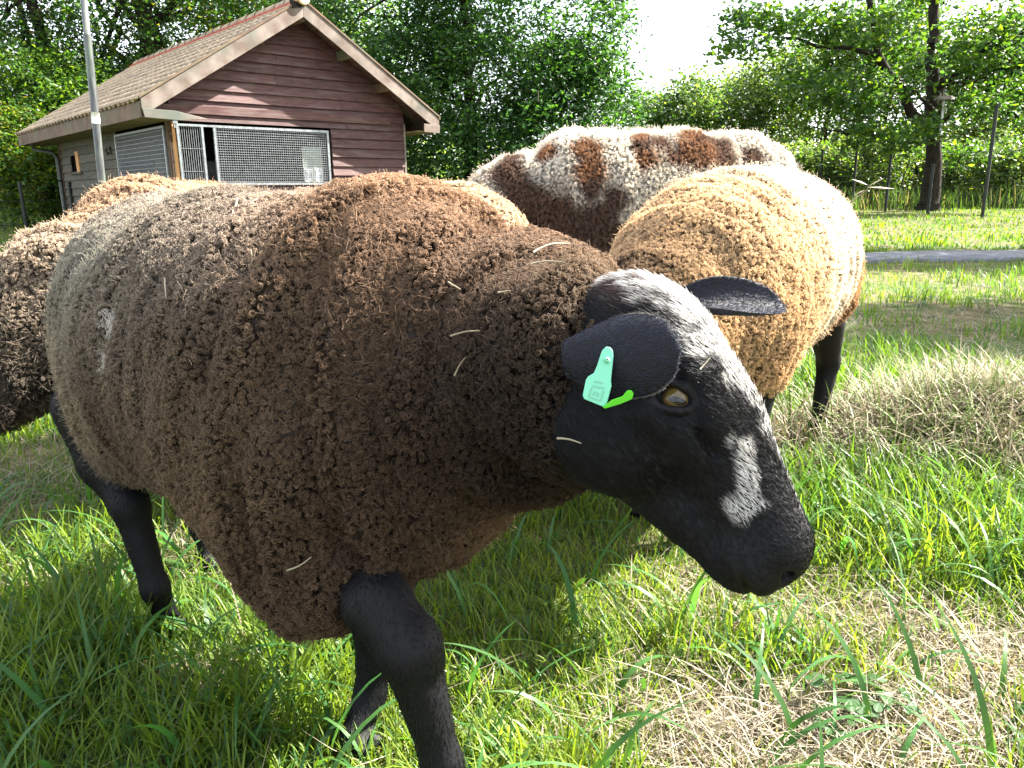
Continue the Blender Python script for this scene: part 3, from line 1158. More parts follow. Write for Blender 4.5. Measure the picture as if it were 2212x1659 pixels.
# ---- furrows pressed into the fleece (across the body)
def furrows(amp, fx=26, fz=7, off=0.0, inset=0.010, neck=0.0):
    def fn(X):
        a = fbm(X * np.array([fx, 5, fz]) + off, 2)
        v = smoothstep(0.30, 0.55, a) - 0.6
        k = 1.0 if not neck else (0.12 + 0.88 * smoothstep(neck - 0.15, neck + 0.1, X[..., 0]))
        return inset - amp * v * k
    return fn


def pts_cols(S, bvh, L, Yd):
    out = []
    for px, py, rgb, r in L:
        h = surface_pt(bvh, px, py)
        w = h[0] if h is not None else at(px, py, Yd)
        out.append((S.to_local(w), rgb, r))
    return out


def cols_A(S, bvh):
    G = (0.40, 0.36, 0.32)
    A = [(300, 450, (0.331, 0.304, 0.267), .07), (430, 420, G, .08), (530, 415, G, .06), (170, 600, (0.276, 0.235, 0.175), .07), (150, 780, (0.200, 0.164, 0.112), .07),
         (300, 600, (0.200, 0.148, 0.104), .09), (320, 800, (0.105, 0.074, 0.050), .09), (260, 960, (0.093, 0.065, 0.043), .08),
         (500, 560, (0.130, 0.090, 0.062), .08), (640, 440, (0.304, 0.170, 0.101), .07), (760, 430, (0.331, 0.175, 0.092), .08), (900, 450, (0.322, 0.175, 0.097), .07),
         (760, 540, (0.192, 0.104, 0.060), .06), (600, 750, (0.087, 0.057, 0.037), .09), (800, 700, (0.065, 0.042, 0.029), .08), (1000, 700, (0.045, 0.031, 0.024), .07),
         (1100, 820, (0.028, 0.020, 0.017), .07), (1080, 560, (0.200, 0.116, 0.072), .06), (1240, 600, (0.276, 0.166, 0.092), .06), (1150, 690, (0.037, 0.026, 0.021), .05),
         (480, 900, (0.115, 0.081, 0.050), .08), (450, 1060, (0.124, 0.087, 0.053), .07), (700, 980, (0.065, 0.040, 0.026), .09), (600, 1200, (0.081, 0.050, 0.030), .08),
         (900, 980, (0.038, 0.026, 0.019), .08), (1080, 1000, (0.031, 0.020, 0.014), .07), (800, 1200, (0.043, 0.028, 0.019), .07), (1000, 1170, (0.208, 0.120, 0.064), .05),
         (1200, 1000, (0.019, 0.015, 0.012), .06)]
    s = []
    for px, py, r in ((240, 690, .013), (236, 775, .011), (245, 715, .009)):
        h = surface_pt(bvh, px, py)
        if h is not None: s.append((S.to_local(h[0]), (.42, .40, .36), r, .5))
    # black wool down the back of the thighs
    for px, py, r in ((140, 900, .03), (185, 1000, .032), (235, 1060, .03)):
        h = surface_pt(bvh, px, py)
        if h is not None: s.append((S.to_local(h[0]), (.02, .018, .016), r, .5))
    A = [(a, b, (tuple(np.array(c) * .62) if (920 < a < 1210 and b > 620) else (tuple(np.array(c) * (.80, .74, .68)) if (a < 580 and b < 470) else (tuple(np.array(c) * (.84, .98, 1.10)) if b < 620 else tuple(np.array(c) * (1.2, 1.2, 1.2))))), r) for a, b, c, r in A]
    return pts_cols(S, bvh, A, 0.9), s, (.11, .078, .052)


def cols_B(S, bvh):
    A = [(400, 372, (.46, .30, .18), .10), (250, 410, (.38, .26, .17), .09), (500, 375, (.46, .31, .19), .10), (140, 480, (.50, .40, .29), .08),
         (60, 600, (.38, .30, .22), .08), (20, 740, (.06, .05, .04), .08)]
    return pts_cols(S, bvh, A, 1.9), [], (.22, .16, .11)


def cols_C(S, bvh):
    A = [(1000, 430, (.52, .40, .27), .2), (1090, 470, (.48, .35, .23), .1)]
    return pts_cols(S, bvh, A, 1.9), [], (.45, .34, .23)


def cols_D(S, bvh):
    W = (.66, .63, .56)
    A = [(1400, 320, W, .2), (1250, 330, W, .15), (1650, 320, W, .15), (1100, 340, W, .1), (1500, 420, (.52, .47, .36), .12), (1350, 480, (.50, .45, .34), .1),
         (1000, 390, (.42, .33, .25), .05)]
    br, dk = (.22, .115, .06), (.13, .082, .06)
    sp = [(1265, 325, .045, br), (1270, 370, .045, br), (1275, 410, .03, dk), (1180, 335, .035, br), (1100, 370, .05, dk), (1130, 430, .075, dk), (1200, 470, .09, dk),
          (1270, 500, .08, dk), (1160, 500, .09, dk), (1385, 320, .035, dk), (1395, 345, .035, br), (1385, 300, .03, br), (1425, 312, .03, dk), (1460, 345, .03, dk), (1500, 300, .05, br),
          (1540, 320, .055, dk), (1560, 350, .04, dk), (1510, 335, .05, br), (1600, 292, .028, dk), (1622, 340, .03, dk), (1430, 268, .028, br),
          (1330, 430, .035, dk), (1300, 460, .04, dk), (1340, 520, .05, dk), (1240, 560, .07, dk), (1000, 388, .045, br), (1110, 345, .025, dk), (1585, 285, .02, br)]
    s = []
    for px, py, r, c in sp:
        h = surface_pt(bvh, px, py)
        w = h[0] if h is not None else at(px, py, 2.6)
        s.append((S.to_local(w), c, r / S.s * 1.2, .42))
    return pts_cols(S, bvh, A, 2.7), s, (.40, .33, .24)


def cols_E(S, bvh):
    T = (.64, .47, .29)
    A = [(1600, 420, T, .12), (1700, 500, T, .12), (1720, 400, (.80, .74, .64), .11), (1800, 460, (.76, .66, .52), .09), (1620, 375, (.78, .72, .60), .08), (1680, 640, (.50, .34, .18), .1), (1470, 520, (.34, .21, .10), .05), (1440, 590, (.09, .06, .04), .07),  # cream top and right anchors put the sun's blown highlight into the wool colour
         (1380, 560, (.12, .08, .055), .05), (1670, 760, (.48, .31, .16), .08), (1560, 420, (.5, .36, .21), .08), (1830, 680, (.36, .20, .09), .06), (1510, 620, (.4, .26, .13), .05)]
    s = []
    for px, py, r in ((1780, 740, .04), (1775, 790, .045), (1790, 700, .025)):
        h = surface_pt(bvh, px, py)
        if h is not None: s.append((S.to_local(h[0]), (.10, .045, .02), r, .4))
    return pts_cols(S, bvh, A, 1.9), s, (.34, .23, .13)


PA['wrinkle'] = furrows(0.036, 26, 5, 0.0, 0.012, neck=0.42)
PB['wrinkle'] = furrows(0.016, 26, 6, 9.0, 0.008, neck=0.5)
PC['wrinkle'] = furrows(0.006, 20, 12, 4.0, 0.008)
PD['wrinkle'] = furrows(0.009, 30, 4, 2.0, 0.008)
PE['wrinkle'] = furrows(0.010, 26, 8, 6.0, 0.008)

# ---- head of A
HV, HQ = head_field(0.0019)
EV, EQ = [], []


def head_local(v):
    return PA0 + (v * a_hs) @ HA.T


def ears_local(sgn):
    v, q = ear_mesh(*EARS[sgn], nu=26, nv=17)
    return head_local(v), q


hd_A = head_local(HV)
earN, earF = ears_local(-1), ears_local(1)
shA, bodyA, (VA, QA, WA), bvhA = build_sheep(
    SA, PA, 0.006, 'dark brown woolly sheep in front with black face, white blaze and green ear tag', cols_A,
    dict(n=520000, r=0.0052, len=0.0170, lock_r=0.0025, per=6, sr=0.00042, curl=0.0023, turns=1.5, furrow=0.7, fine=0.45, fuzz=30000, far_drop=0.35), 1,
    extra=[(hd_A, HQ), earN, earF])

# short hair of the face, ears and legs
FACE_WHITE = np.array([0.62, 0.60, 0.57])


def face_cols(p, rng):
    """p in head space"""
    n = len(p)
    c = np.tile(BLACK, (n, 1)).astype(np.float32)
    x, y, z = p[:, 0], p[:, 1], p[:, 2]
    nz = fbm(p * np.array([60, 90, 60]) + 2, 3) - 0.5
    # blaze down the middle of the face, broken by black in the lower half
    half = np.interp(x, [-0.05, -0.01, 0.04, 0.08, 0.12, 0.145, 0.17, 0.20, 0.23], [0.014, 0.034, 0.042, 0.035, 0.027, 0.018, 0.013, 0.012, 0.0])
    cen = np.interp(x, [-0.05, 0.05, 0.12, 0.2], [0.0, -0.004, 0.0, 0.004])
    m = smoothstep(0.006, -0.008, np.abs(y - cen) - half + nz * 0.042) * (z > -0.05)
    m = m * (rng.random(n) < np.interp(x, [0.0, 0.10, 0.16, 0.22], [0.85, 0.75, 0.55, 0.3]))
    # thin white streak beside the eye and the patch above the nostril
    def seg(a, b, r):
        a, b = np.array(a), np.array(b)
        ab = b - a
        t = np.clip(((p - a) @ ab) / (ab @ ab), 0, 1)
        d = np.linalg.norm(p - a - t[:, None] * ab, axis=1)
        return smoothstep(r, r * 0.35, d + nz * r * 1.3)
    for s in (-1, 1):
        m = np.maximum(m, 0.8 * seg((0.125, s * 0.040, -0.020), (0.140, s * 0.040, -0.030), 0.008))
        m = np.maximum(m, 0.95 * seg((0.148, s * 0.034, -0.024), (0.190, s * 0.033, -0.050), 0.0120))
        m = np.maximum(m, 0.9 * seg((0.189, s * 0.032, -0.047), (0.184, s * 0.036, -0.060), 0.0135))
    c = c * (1 - m[:, None]) + FACE_WHITE * m[:, None]
    # brownish top of the head behind the ears
    b = smoothstep(0.015, -0.03, x) * smoothstep(-0.05, 0.0, z) * (1 - m)
    c = c * (1 - b[:, None]) + np.array([.085, .05, .042]) * b[:, None]
    return c * (1 + rng.normal(0, 0.15, (n, 1)))


rngA = np.random.default_rng(77)
hq = HQ


def to_rest(p):           # sheep-local -> head space
    return ((p - PA0) @ HA) / a_hs


def dir_face(p):
    q = to_rest(p)
    d = np.stack([-np.ones(len(q)), q[:, 1] * 9, -0.25 - 8 * np.maximum(q[:, 2] + 0.03, -0.03)], 1)
    return d @ HA.T


bodyA.data.attributes['col'].data  # body vertex colours already set
_nb = len(VA) - len(hd_A) - len(earN[0]) - len(earF[0])
_hc = HV[HQ].mean(1)
_ew = np.ones(len(HQ), np.float32)
for _s in (-1, 1):
    _dx, _dz = _hc[:, 0] - 0.083, _hc[:, 2] + 0.041
    _d = ((_dx * EC + _dz * ES) / 0.0225) ** 2 + ((-_dx * ES + _dz * EC) / 0.0135) ** 2
    for _a, _b in ((np.array([0.252, _s * 0.003, -0.094]), np.array([0.226, _s * 0.035, -0.092])), (np.array([0.226, _s * 0.035, -0.092]), np.array([0.172, _s * 0.038, -0.084]))):
     _t = np.clip(((_hc - _a) @ (_b - _a)) / ((_b - _a) @ (_b - _a)), 0, 1)
     _ew[np.linalg.norm(_hc - _a - _t[:, None] * (_b - _a), axis=1) < 0.0050] = 0.0
    _ew[(_d < 1.0) & (_hc[:, 1] * _s > 0.02)] = 0.0
    _ew[np.linalg.norm(_hc - np.array([0.244, _s * 0.019, -0.061]), axis=1) < 0.010] = 0.0


def face_len(p):
    q = to_rest(p)
    return 0.0078 * np.interp(q[:, 0], [-0.06, 0.05, 0.12, 0.19, 0.235, 0.26], [1.3, 1.0, 0.75, 0.6, 0.35, 0.22])


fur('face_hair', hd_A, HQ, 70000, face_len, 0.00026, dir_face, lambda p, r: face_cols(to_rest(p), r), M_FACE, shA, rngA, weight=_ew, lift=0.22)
for ev, ef in (earN, earF):
    fur('ear_hair', ev, ef, 14000, 0.0028, 0.00020,
        lambda p, ev=ev: np.tile(ev[-9] - ev[8], (len(p), 1)), lambda p, r: np.tile(np.array([.006, .0085, .024]), (len(p), 1)) * (1 + r.normal(0, .3, (len(p), 1))), M_EAR, shA, rngA, lift=0.06)  # bluish ear colour has the sky's sheen painted in
# near ear's rim: pale hairs carry the rim light in their colour
def rim_hair(ev, nu=26, nv=17):
    E = ev.reshape(2, nu, nv, 3)
    P, = [[]]
    for i in range(9, nu - 1):
        P.append((E[1, i, 0], E[1, i + 1, 0]))
        P.append((E[1, i, nv - 1], E[1, i + 1, nv - 1]))
    out = []
    for a, b in P:
        for k in range(60):
            p = a + (b - a) * rngA.random()
            o = rngA.normal(0, 1, 3) * 0.00035
            out.append(np.stack([p, p + o, p + 2.0 * o]))
    return np.array(out)
rh = rim_hair(earN[0])
make_curves('ear_rim_hair', rh.astype(np.float32), np.full(rh.shape[:2], 0.00016, np.float32), np.tile([.13, .12, .115], (len(rh), 1)), M_FACE, shA)
wl_ = WA[:_nb]
legw = (1 - wl_[QA[QA.max(1) < _nb]].mean(1))
fur('leg_hair', VA[:_nb], QA[QA.max(1) < _nb], 42000, 0.0050, 0.00032, lambda p: np.tile([0.05, 0, -1.0], (len(p), 1)),
    lambda p, r: np.tile(BLACK * 1.2, (len(p), 1)) * (1 + r.normal(0, .25, (len(p), 1))), M_FACE, shA, rngA, weight=np.clip(legw, 0, 1) ** 2, lift=0.22)


# ---- eyes
def mat_eye():
    m, nt, out = mat_new('sheep eye')
    L = nt.links
    b = N(nt, 'ShaderNodeBsdfPrincipled', Roughness=0.04)
    b.inputs['Specular IOR Level'].default_value = 0.45
    b.inputs['Coat Weight'].default_value = 0.25
    b.inputs['Coat Roughness'].default_value = 0.01
    tc = N(nt, 'ShaderNodeTexCoord')
    sp = N(nt, 'ShaderNodeSeparateXYZ')
    L.new(tc.outputs['Object'], sp.inputs[0])
    def mth(op, a, b_=None):
        n = N(nt, 'ShaderNodeMath', operation=op)
        for i, v in enumerate((a, b_)):
            if v is None: continue
            if isinstance(v, (int, float)): n.inputs[i].default_value = v
            else: L.new(v, n.inputs[i])
        return n.outputs[0]
    x2 = mth('POWER', sp.outputs['X'], 2.0)
    z2 = mth('POWER', sp.outputs['Z'], 2.0)
    r = mth('SQRT', mth('ADD', x2, z2))
    pu = mth('SQRT', mth('ADD', mth('MULTIPLY', x2, 0.30), mth('MULTIPLY', z2, 1.6)))
    iris = N(nt, 'ShaderNodeValToRGB')
    e = iris.color_ramp.elements
    e[0].position, e[0].color = 0.0, (.09, .055, .015, 1)
    e[1].position, e[1].color = 1.0, (.004, .004, .005, 1)
    k = iris.color_ramp.elements.new(0.60); k.color = (.10, .065, .02, 1)
    k = iris.color_ramp.elements.new(0.74); k.color = (.03, .02, .01, 1)
    L.new(mth('DIVIDE', r, 0.0150), iris.inputs['Fac'])
    st = mth('LESS_THAN', pu, 0.0038)
    mx = N(nt, 'ShaderNodeMixRGB')
    mx.inputs[2].default_value = (.002, .002, .003, 1)
    L.new(st, mx.inputs[0])
    L.new(iris.outputs[0], mx.inputs[1])
    L.new(mx.outputs[0], b.inputs['Base Color'])
    L.new(b.outputs[0], out.inputs['Surface'])
    return m


M_EYE = mat_eye()


def eye(sgn):
    R = 0.0172 * a_hs
    V, F = [], []
    nu_, nv_ = 28, 16
    for i in range(nv_ + 1):
        th = PI * i / nv_
        for j in range(nu_):
            V.append((R * math.sin(th) * math.cos(2 * PI * j / nu_), R * math.cos(th), R * math.sin(th) * math.sin(2 * PI * j / nu_)))
    for i in range(nv_):
        for j in range(nu_):
            F.append((i * nu_ + j, i * nu_ + (j + 1) % nu_, (i + 1) * nu_ + (j + 1) % nu_, (i + 1) * nu_ + j))
    me = bpy.data.meshes.new('eye')
    me.from_pydata(V, [], F)
    for p_ in me.polygons: p_.use_smooth = True
    o = link('eye', me, shA, M_EYE)
    c = head_local(np.array([[0.083, sgn * 0.0352, -0.041]]))[0]
    R3 = HA @ np.array(Matrix.Rotation(sgn * rad(-12), 3, 'Z')) @ np.array(Matrix.Rotation(rad(-36), 3, 'Y'))
    o.matrix_local = Matrix([[*R3[i], c[i]] for i in range(3)] + [[0, 0, 0, 1]])
    return o


eye(-1); eye(1)

# ---- ear tag in the near ear: mint front plate with stud, lime back piece
def Yat(px, py):
    """depth of sheep A's surface (body, head, ear) under a picture point"""
    h = _bvh_all.ray_cast(Vector((0, 0, CAM_H)), Vector(tuple(ray(px, py))).normalized())
    return h[0][1] if h[0] is not None else 0.6


_bvh_all = BVHTree.FromPolygons([tuple(map(float, p)) for p in SA.to_world(VA)], [tuple(map(int, q)) for q in QA])
ty = min(Yat(x, y) for x, y in ((1305, 770), (1300, 800), (1290, 840))) - 0.006
print('tag depth', ty)
def tagpts(L, Y0, Y1, ya, yb):
    return [SA.to_local(at(x, y, Y0 + (Y1 - Y0) * (y - ya) / (yb - ya))) for x, y in L]


M_MINT = mat_plain('mint green tag plastic', (.20, .62, .42), 0.45, 0.4, trans=0.15)
M_LIME = mat_plain('lime green tag plastic', (.16, .72, .04), 0.4, 0.4, trans=0.5)
M_PRINT = mat_plain('grey green tag print', (.16, .40, .28), 0.6, 0.2)
nrm = SA.R.T @ np.array([0, 0.0014, -0.0003])
plate = [(1297, 768), (1301, 757), (1309, 749), (1318, 750), (1324, 758), (1325, 775), (1322, 800), (1320, 822), (1321, 834), (1310, 876), (1304, 879),
         (1262, 862), (1259, 854), (1266, 820), (1271, 813), (1283, 806), (1290, 790)]
mb = MB().prism(tagpts(plate, ty, ty - 0.008, 750, 880), nrm)
tagp = mb.build('ear_tag', M_MINT, shA, bevel=0.0004)
mb = MB()
for L in ([(1283, 822), (1303, 826), (1302, 829), (1282, 825)], [(1279, 832), (1306, 838), (1305, 841), (1278, 835)], [(1277, 838), (1280, 839), (1273, 858), (1270, 857)],
          [(1303, 844), (1306, 845), (1299, 866), (1296, 865)], [(1274, 857), (1297, 864), (1296, 867), (1273, 860)], [(1284, 845), (1289, 846), (1284, 855), (1279, 854)], [(1291, 848), (1295, 849), (1292, 857), (1288, 856)]):
    mb.prism([p - 1.2 * nrm / 6 for p in tagpts(L, ty, ty - 0.008, 750, 880)], -nrm * 0.15)
mb.build('tag_print', M_PRINT, tagp)
sc_ = SA.to_local(at(1311, 778, ty - 0.0015))
mb = MB().tube([sc_, sc_ - nrm * 1.6, sc_ - nrm * 2.1], [0.0026, 0.0024, 0.0012], 12)
mb.build('tag_stud', M_MINT, tagp, smooth=True)
lime = [(1302, 879), (1322, 864), (1345, 856), (1356, 843), (1364, 843), (1369, 850), (1366, 862), (1340, 873), (1306, 883)]
MB().prism([SA.to_local(at(x, y, ty - 0.010 - 0.002 * (x - 1300) / 70)) for x, y in lime], nrm * 1.5).build('ear_tag_back', M_LIME, shA, bevel=0.0004)

# ---- the other sheep
shB, bodyB, _, bvhB = build_sheep(SB, PB, 0.010, 'brown sheep grazing behind the big dark one, at the left edge, head low', cols_B,
    dict(n=160000, r=0.0080, len=0.020, lock_r=0.0036, fuzz=9000, per=6, sr=0.0006, curl=0.0026, turns=1.2, furrow=0.6, far_drop=0.3), 2, head_rot=((0.25, -0.95, -0.15), (0.7, 0.1, 0.7)))
shC, bodyC, _, bvhC = build_sheep(SCc, PC, 0.010, 'beige sheep of which only the round back shows beyond the dark one', cols_C,
    dict(n=150000, r=0.0078, len=0.015, lock_r=0.0032, fuzz=9000, per=6, sr=0.0006, curl=0.0024, turns=1.3, furrow=0.3, far_drop=0.3), 3, head_rot=((0.35, 0.0, -0.95), (0.95, 0, 0.3)))
shD, bodyD, _, bvhD = build_sheep(SD, PD, 0.010, 'large white sheep with brown patches standing farthest back', cols_D,
    dict(n=160000, r=0.0085, len=0.019, fuzz=12000, lock_r=0.0046, per=8, sr=0.00065, curl=0.0014, turns=0.8, furrow=0.35, far_drop=0.3, droop=1.4), 4, head_rot=((0.55, 0.1, -0.8), (0.8, 0, 0.55)))
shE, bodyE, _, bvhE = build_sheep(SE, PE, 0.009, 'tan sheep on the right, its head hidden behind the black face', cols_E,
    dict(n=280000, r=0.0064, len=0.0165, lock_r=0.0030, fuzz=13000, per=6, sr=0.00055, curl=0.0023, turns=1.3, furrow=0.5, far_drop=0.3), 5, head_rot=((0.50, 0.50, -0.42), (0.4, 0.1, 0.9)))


# ------------------------------------------------------------------ the wooden sheep hut
HUT_ANG = rad(42)
HX, HY = -4.545, 10.9
GW, DL = 3.75, 5.9            # gable width, wall depth
EV_Z, RG_Z = 1.93, 3.39       # roof surface at the eaves and at the ridge
OV_G, OV_E, OV_R = 0.36, 0.46, 1.05   # overhang: front gable, eaves, rear
ux, uy = math.cos(HUT_ANG), math.sin(HUT_ANG)
hz = float(ground_h(HX, HY))
hut = empty('hut', (HX, HY, 0.0), HUT_ANG, 'dark brown timber hut with tiled roof and wire mesh windows', 'hut')

M_BOARD = mat_noise('brown stained boards', (.040, .016, .014), (.085, .038, .034), scale=7, rough=0.62, stretch=(1, 1, 9), bump=0.35, dist=0.004, spec=0.3, obj_rand=0.22, c3=(.095, .06, .055), scale3=2.2)
M_BOARD2 = mat_noise('weathered grey green boards', (.060, .060, .045), (.115, .115, .09), scale=6, rough=0.8, stretch=(1, 1, 8), bump=0.35, dist=0.004, spec=0.2, obj_rand=0.18, c3=(.10, .075, .05), scale3=1.7)
M_BARGE = mat_noise('weathered barge boards', (.105, .075, .058), (.20, .165, .14), scale=5, rough=0.75, stretch=(1, 1, 1), bump=0.4, dist=0.004, spec=0.25, c3=(.085, .095, .078), scale3=1.3, obj_rand=0.08)
M_FASCIA = mat_noise('brown fascia boards', (.075, .042, .024), (.14, .085, .05), scale=5, rough=0.7, bump=0.3, dist=0.003, spec=0.3, c3=(.10, .10, .06), scale3=1.0)
M_SOFFIT = mat_noise('greenish soffit boards', (.09, .08, .04), (.17, .15, .085), scale=6, rough=0.85, bump=0.3, dist=0.003, spec=0.2)
M_TILE = mat_noise('pale clay pantiles', (.25, .185, .125), (.42, .33, .23), scale=14, rough=0.85, bump=0.3, dist=0.003, spec=0.2, obj_rand=0.16, c3=(.25, .20, .15), scale3=5)
M_RIDGE = mat_noise('ochre ridge tiles', (.50, .34, .16), (.62, .46, .24), scale=10, rough=0.8, bump=0.25, dist=0.003, spec=0.2)
M_LATH = mat_noise('red roof lath', (.30, .06, .04), (.40, .10, .06), scale=10, rough=0.8, bump=0.1)
M_GALV = mat_noise('galvanised steel', (.22, .235, .24), (.34, .36, .37), scale=25, rough=0.38, bump=0.05, metallic=0.75, spec=0.5)
M_WIRE = mat_noise('galvanised welded mesh', (.15, .16, .165), (.24, .25, .26), scale=30, rough=0.45, bump=0.0, metallic=0.5)
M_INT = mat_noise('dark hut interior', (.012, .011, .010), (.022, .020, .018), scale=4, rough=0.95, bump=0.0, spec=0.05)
M_POST = mat_noise('dark corner post', (.055, .035, .022), (.10, .065, .04), scale=8, rough=0.8, stretch=(3, 3, 1), bump=0.3)
M_ORANGE = mat_noise('raw orange timber', (.45, .22, .08), (.55, .30, .12), scale=12, rough=0.7, stretch=(4, 4, 1), bump=0.15)
M_PIPE = mat_noise('grey green drain pipe', (.035, .045, .035), (.06, .07, .055), scale=8, rough=0.5, bump=0.1)
M_PAPER = mat_plain('white notice paper', (.80, .80, .78), 0.6, 0.3)
M_INK = mat_plain('printed ink', (.18, .22, .30), 0.7, 0.2)
M_GREENBOARD = mat_plain('grey green notice board', (.30, .34, .30), 0.6, 0.3)


def part(mb, name, mat, parent=hut, **kw):
    return mb.build(name, mat, parent, **kw)


slope = (RG_Z - EV_Z) / (GW / 2 + OV_E)


def roof_z(x):
    return RG_Z - abs(x - GW / 2) * slope


rh = random.Random(4)
# gable boards (overlapping weatherboarding); lower face proud of the one below
bh = 0.140
# dark inner wall
zlow = -0.10
def gable_span(z):
    """wall outline at height z"""
    x0, x1 = 0.0, GW
    lim = (RG_Z - 0.13 - z) / slope
    return max(x0, GW / 2 - lim), min(x1, GW / 2 + lim)


rows = []
z = 0.02
while z < RG_Z - 0.2:
    rows.append(z)
    z += bh
WIN_Z0, WIN_Z1, WIN_X1 = 0.86, 1.74, 2.34


def clap(mb, x0, x1, zb, zt, y, trim=True):
    """one lapped board on the gable: bottom edge stands off the wall"""
    a0, a1 = gable_span(zb)
    b0, b1 = gable_span(zt)
    xl0, xl1 = max(x0, a0), max(x0, b0)
    xr0, xr1 = min(x1, a1), min(x1, b1)
    if xr0 - xl0 < 0.05: return False
    if xr1 - xl1 < 0.02:
        xm = (xl1 + xr1) / 2
        xl1, xr1 = xm - 0.01, xm + 0.01
    yb, yt = y - 0.042, y - 0.006
    V = [(xl0, yb, zb), (xr0, yb, zb), (xr1, yt, zt), (xl1, yt, zt), (xl0, y + 0.0, zb), (xr0, y + 0.0, zb), (xr1, y + 0.0, zt), (xl1, y + 0.0, zt)]
    F = [(0, 1, 2, 3), (4, 7, 6, 5), (0, 4, 5, 1), (3, 2, 6, 7), (1, 5, 6, 2), (0, 3, 7, 4)]
    mb.add(V, F)
    return True


for i, zb in enumerate(rows):
    zt = zb + bh + 0.012
    segs = []
    lo, hi = 0.0, GW
    if zb + 0.03 >= WIN_Z0 - 0.02 and zt <= WIN_Z1 + 0.10:
        lo = WIN_X1 + 0.06
    cuts = sorted([c for c in [rh.uniform(0.8, 3.0)] if lo + 0.4 < c < hi - 0.4]) if i % 2 == 0 or i in (9,) else []
    ed = [lo] + cuts + [hi]
    for a, b in zip(ed, ed[1:]):
        mb = MB()
        dz = rh.uniform(-0.003, 0.003)
        if clap(mb, a + 0.002, b - 0.002, zb + dz, zt + dz, 0.0 + rh.uniform(-.003, .002)):
            part(mb, 'board', M_BOARD)
# left wall boards: weathered, irregular lengths
for i in range(13):
    zb = 0.02 + i * 0.142
    cuts = [2.42 + 0.12 * ((i * 7) % 3), 3.35 + 0.0 * i + (0.25 if i % 2 else -0.12)] + ([4.6] if i % 3 == 0 else [])
    ed = [2.36] + sorted(cuts) + [DL]
    if zb < 0.75: ed = [0.12] + ed[1:]
    for a, b in zip(ed, ed[1:]):
        if b - a < 0.1: continue
        segs = [(a, b)]
        if 1.15 < zb + 0.07 < 1.50:                # square opening
            segs = [(s0, s1) for s0, s1 in ((a, min(b, 4.62)), (max(a, 5.22), b)) if s1 - s0 > 0.03]
        for s0, s1 in segs:
            zt = zb + 0.150
            dz = rh.uniform(-0.004, 0.004)
            V = [(-0.028, s1 - .003, zb + dz), (-0.028, s0 + .003, zb + dz), (-0.006, s0 + .003, zt + dz), (-0.006, s1 - .003, zt + dz),
                 (0, s1 - .003, zb + dz), (0, s0 + .003, zb + dz), (0, s0 + .003, zt + dz), (0, s1 - .003, zt + dz)]
            part(MB().add(V, [(0, 1, 2, 3), (4, 7, 6, 5), (0, 4, 5, 1), (3, 2, 6, 7), (1, 5, 6, 2), (0, 3, 7, 4)]), 'board', M_BOARD2)
# inner shell: back walls so that no light passes, openings left free
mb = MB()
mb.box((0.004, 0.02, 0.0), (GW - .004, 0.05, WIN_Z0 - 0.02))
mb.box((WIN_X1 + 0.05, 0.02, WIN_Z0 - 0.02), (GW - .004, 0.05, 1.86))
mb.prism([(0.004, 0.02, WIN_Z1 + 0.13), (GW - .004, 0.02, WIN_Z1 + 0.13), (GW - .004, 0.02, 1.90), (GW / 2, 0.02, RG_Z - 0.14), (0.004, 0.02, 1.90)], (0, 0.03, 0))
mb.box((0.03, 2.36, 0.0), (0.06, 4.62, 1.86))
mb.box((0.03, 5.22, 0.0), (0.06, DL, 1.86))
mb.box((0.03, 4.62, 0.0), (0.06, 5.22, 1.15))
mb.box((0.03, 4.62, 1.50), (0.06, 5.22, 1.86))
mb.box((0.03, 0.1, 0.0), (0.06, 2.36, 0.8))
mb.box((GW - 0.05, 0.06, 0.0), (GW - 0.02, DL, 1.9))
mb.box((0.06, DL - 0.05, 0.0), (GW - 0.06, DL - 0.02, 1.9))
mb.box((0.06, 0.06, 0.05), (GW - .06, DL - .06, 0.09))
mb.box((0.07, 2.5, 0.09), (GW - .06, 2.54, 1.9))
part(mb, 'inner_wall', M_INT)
# right and rear cladding (out of sight from the front, seen only from the side)
mb = MB()
for i in range(13):
    zb = 0.02 + i * 0.142
    mb.add([(GW + 0.028, 0, zb), (GW + 0.028, DL, zb), (GW + 0.006, DL, zb + .15), (GW + 0.006, 0, zb + .15), (GW, 0, zb), (GW, DL, zb), (GW, DL, zb + .15), (GW, 0, zb + .15)],
           [(0, 1, 2, 3), (4, 7, 6, 5), (0, 4, 5, 1), (3, 2, 6, 7), (1, 5, 6, 2), (0, 3, 7, 4)])
c = part(mb, 'side_cladding', M_BOARD)
c['kind'] = 'stuff'
mb = MB().prism([(0, DL + .02, 0), (GW, DL + .02, 0), (GW, DL + .02, 1.86), (GW / 2, DL + .02, RG_Z - .15), (0, DL + .02, 1.86)], (0, -0.03, 0))
part(mb, 'rear_wall', M_BOARD)
# corner posts and pale corner trim
part(MB().box((-0.035, 0.02, 0), (0.05, 0.10, 1.80)), 'corner_post', M_POST)
part(MB().box((GW - 0.01, -0.038, 0.0), (GW + 0.022, -0.002, 1.83)), 'corner_trim', M_BARGE)
part(MB().box((-0.034, DL - 0.05, 0), (0.0, DL + 0.03, 1.80)), 'corner_post', M_POST)
# long board over the opening, lit strip; and dark header below it
part(MB().box((-0.44, -0.052, 1.795), (GW * 0.93, -0.034, 1.905)), 'lintel_board', M_BARGE if False else M_BOARD, bevel=0.003)
part(MB().box((0.05, -0.012, 1.70), (WIN_X1 + 0.35, 0.01, 1.793)), 'header', M_POST)

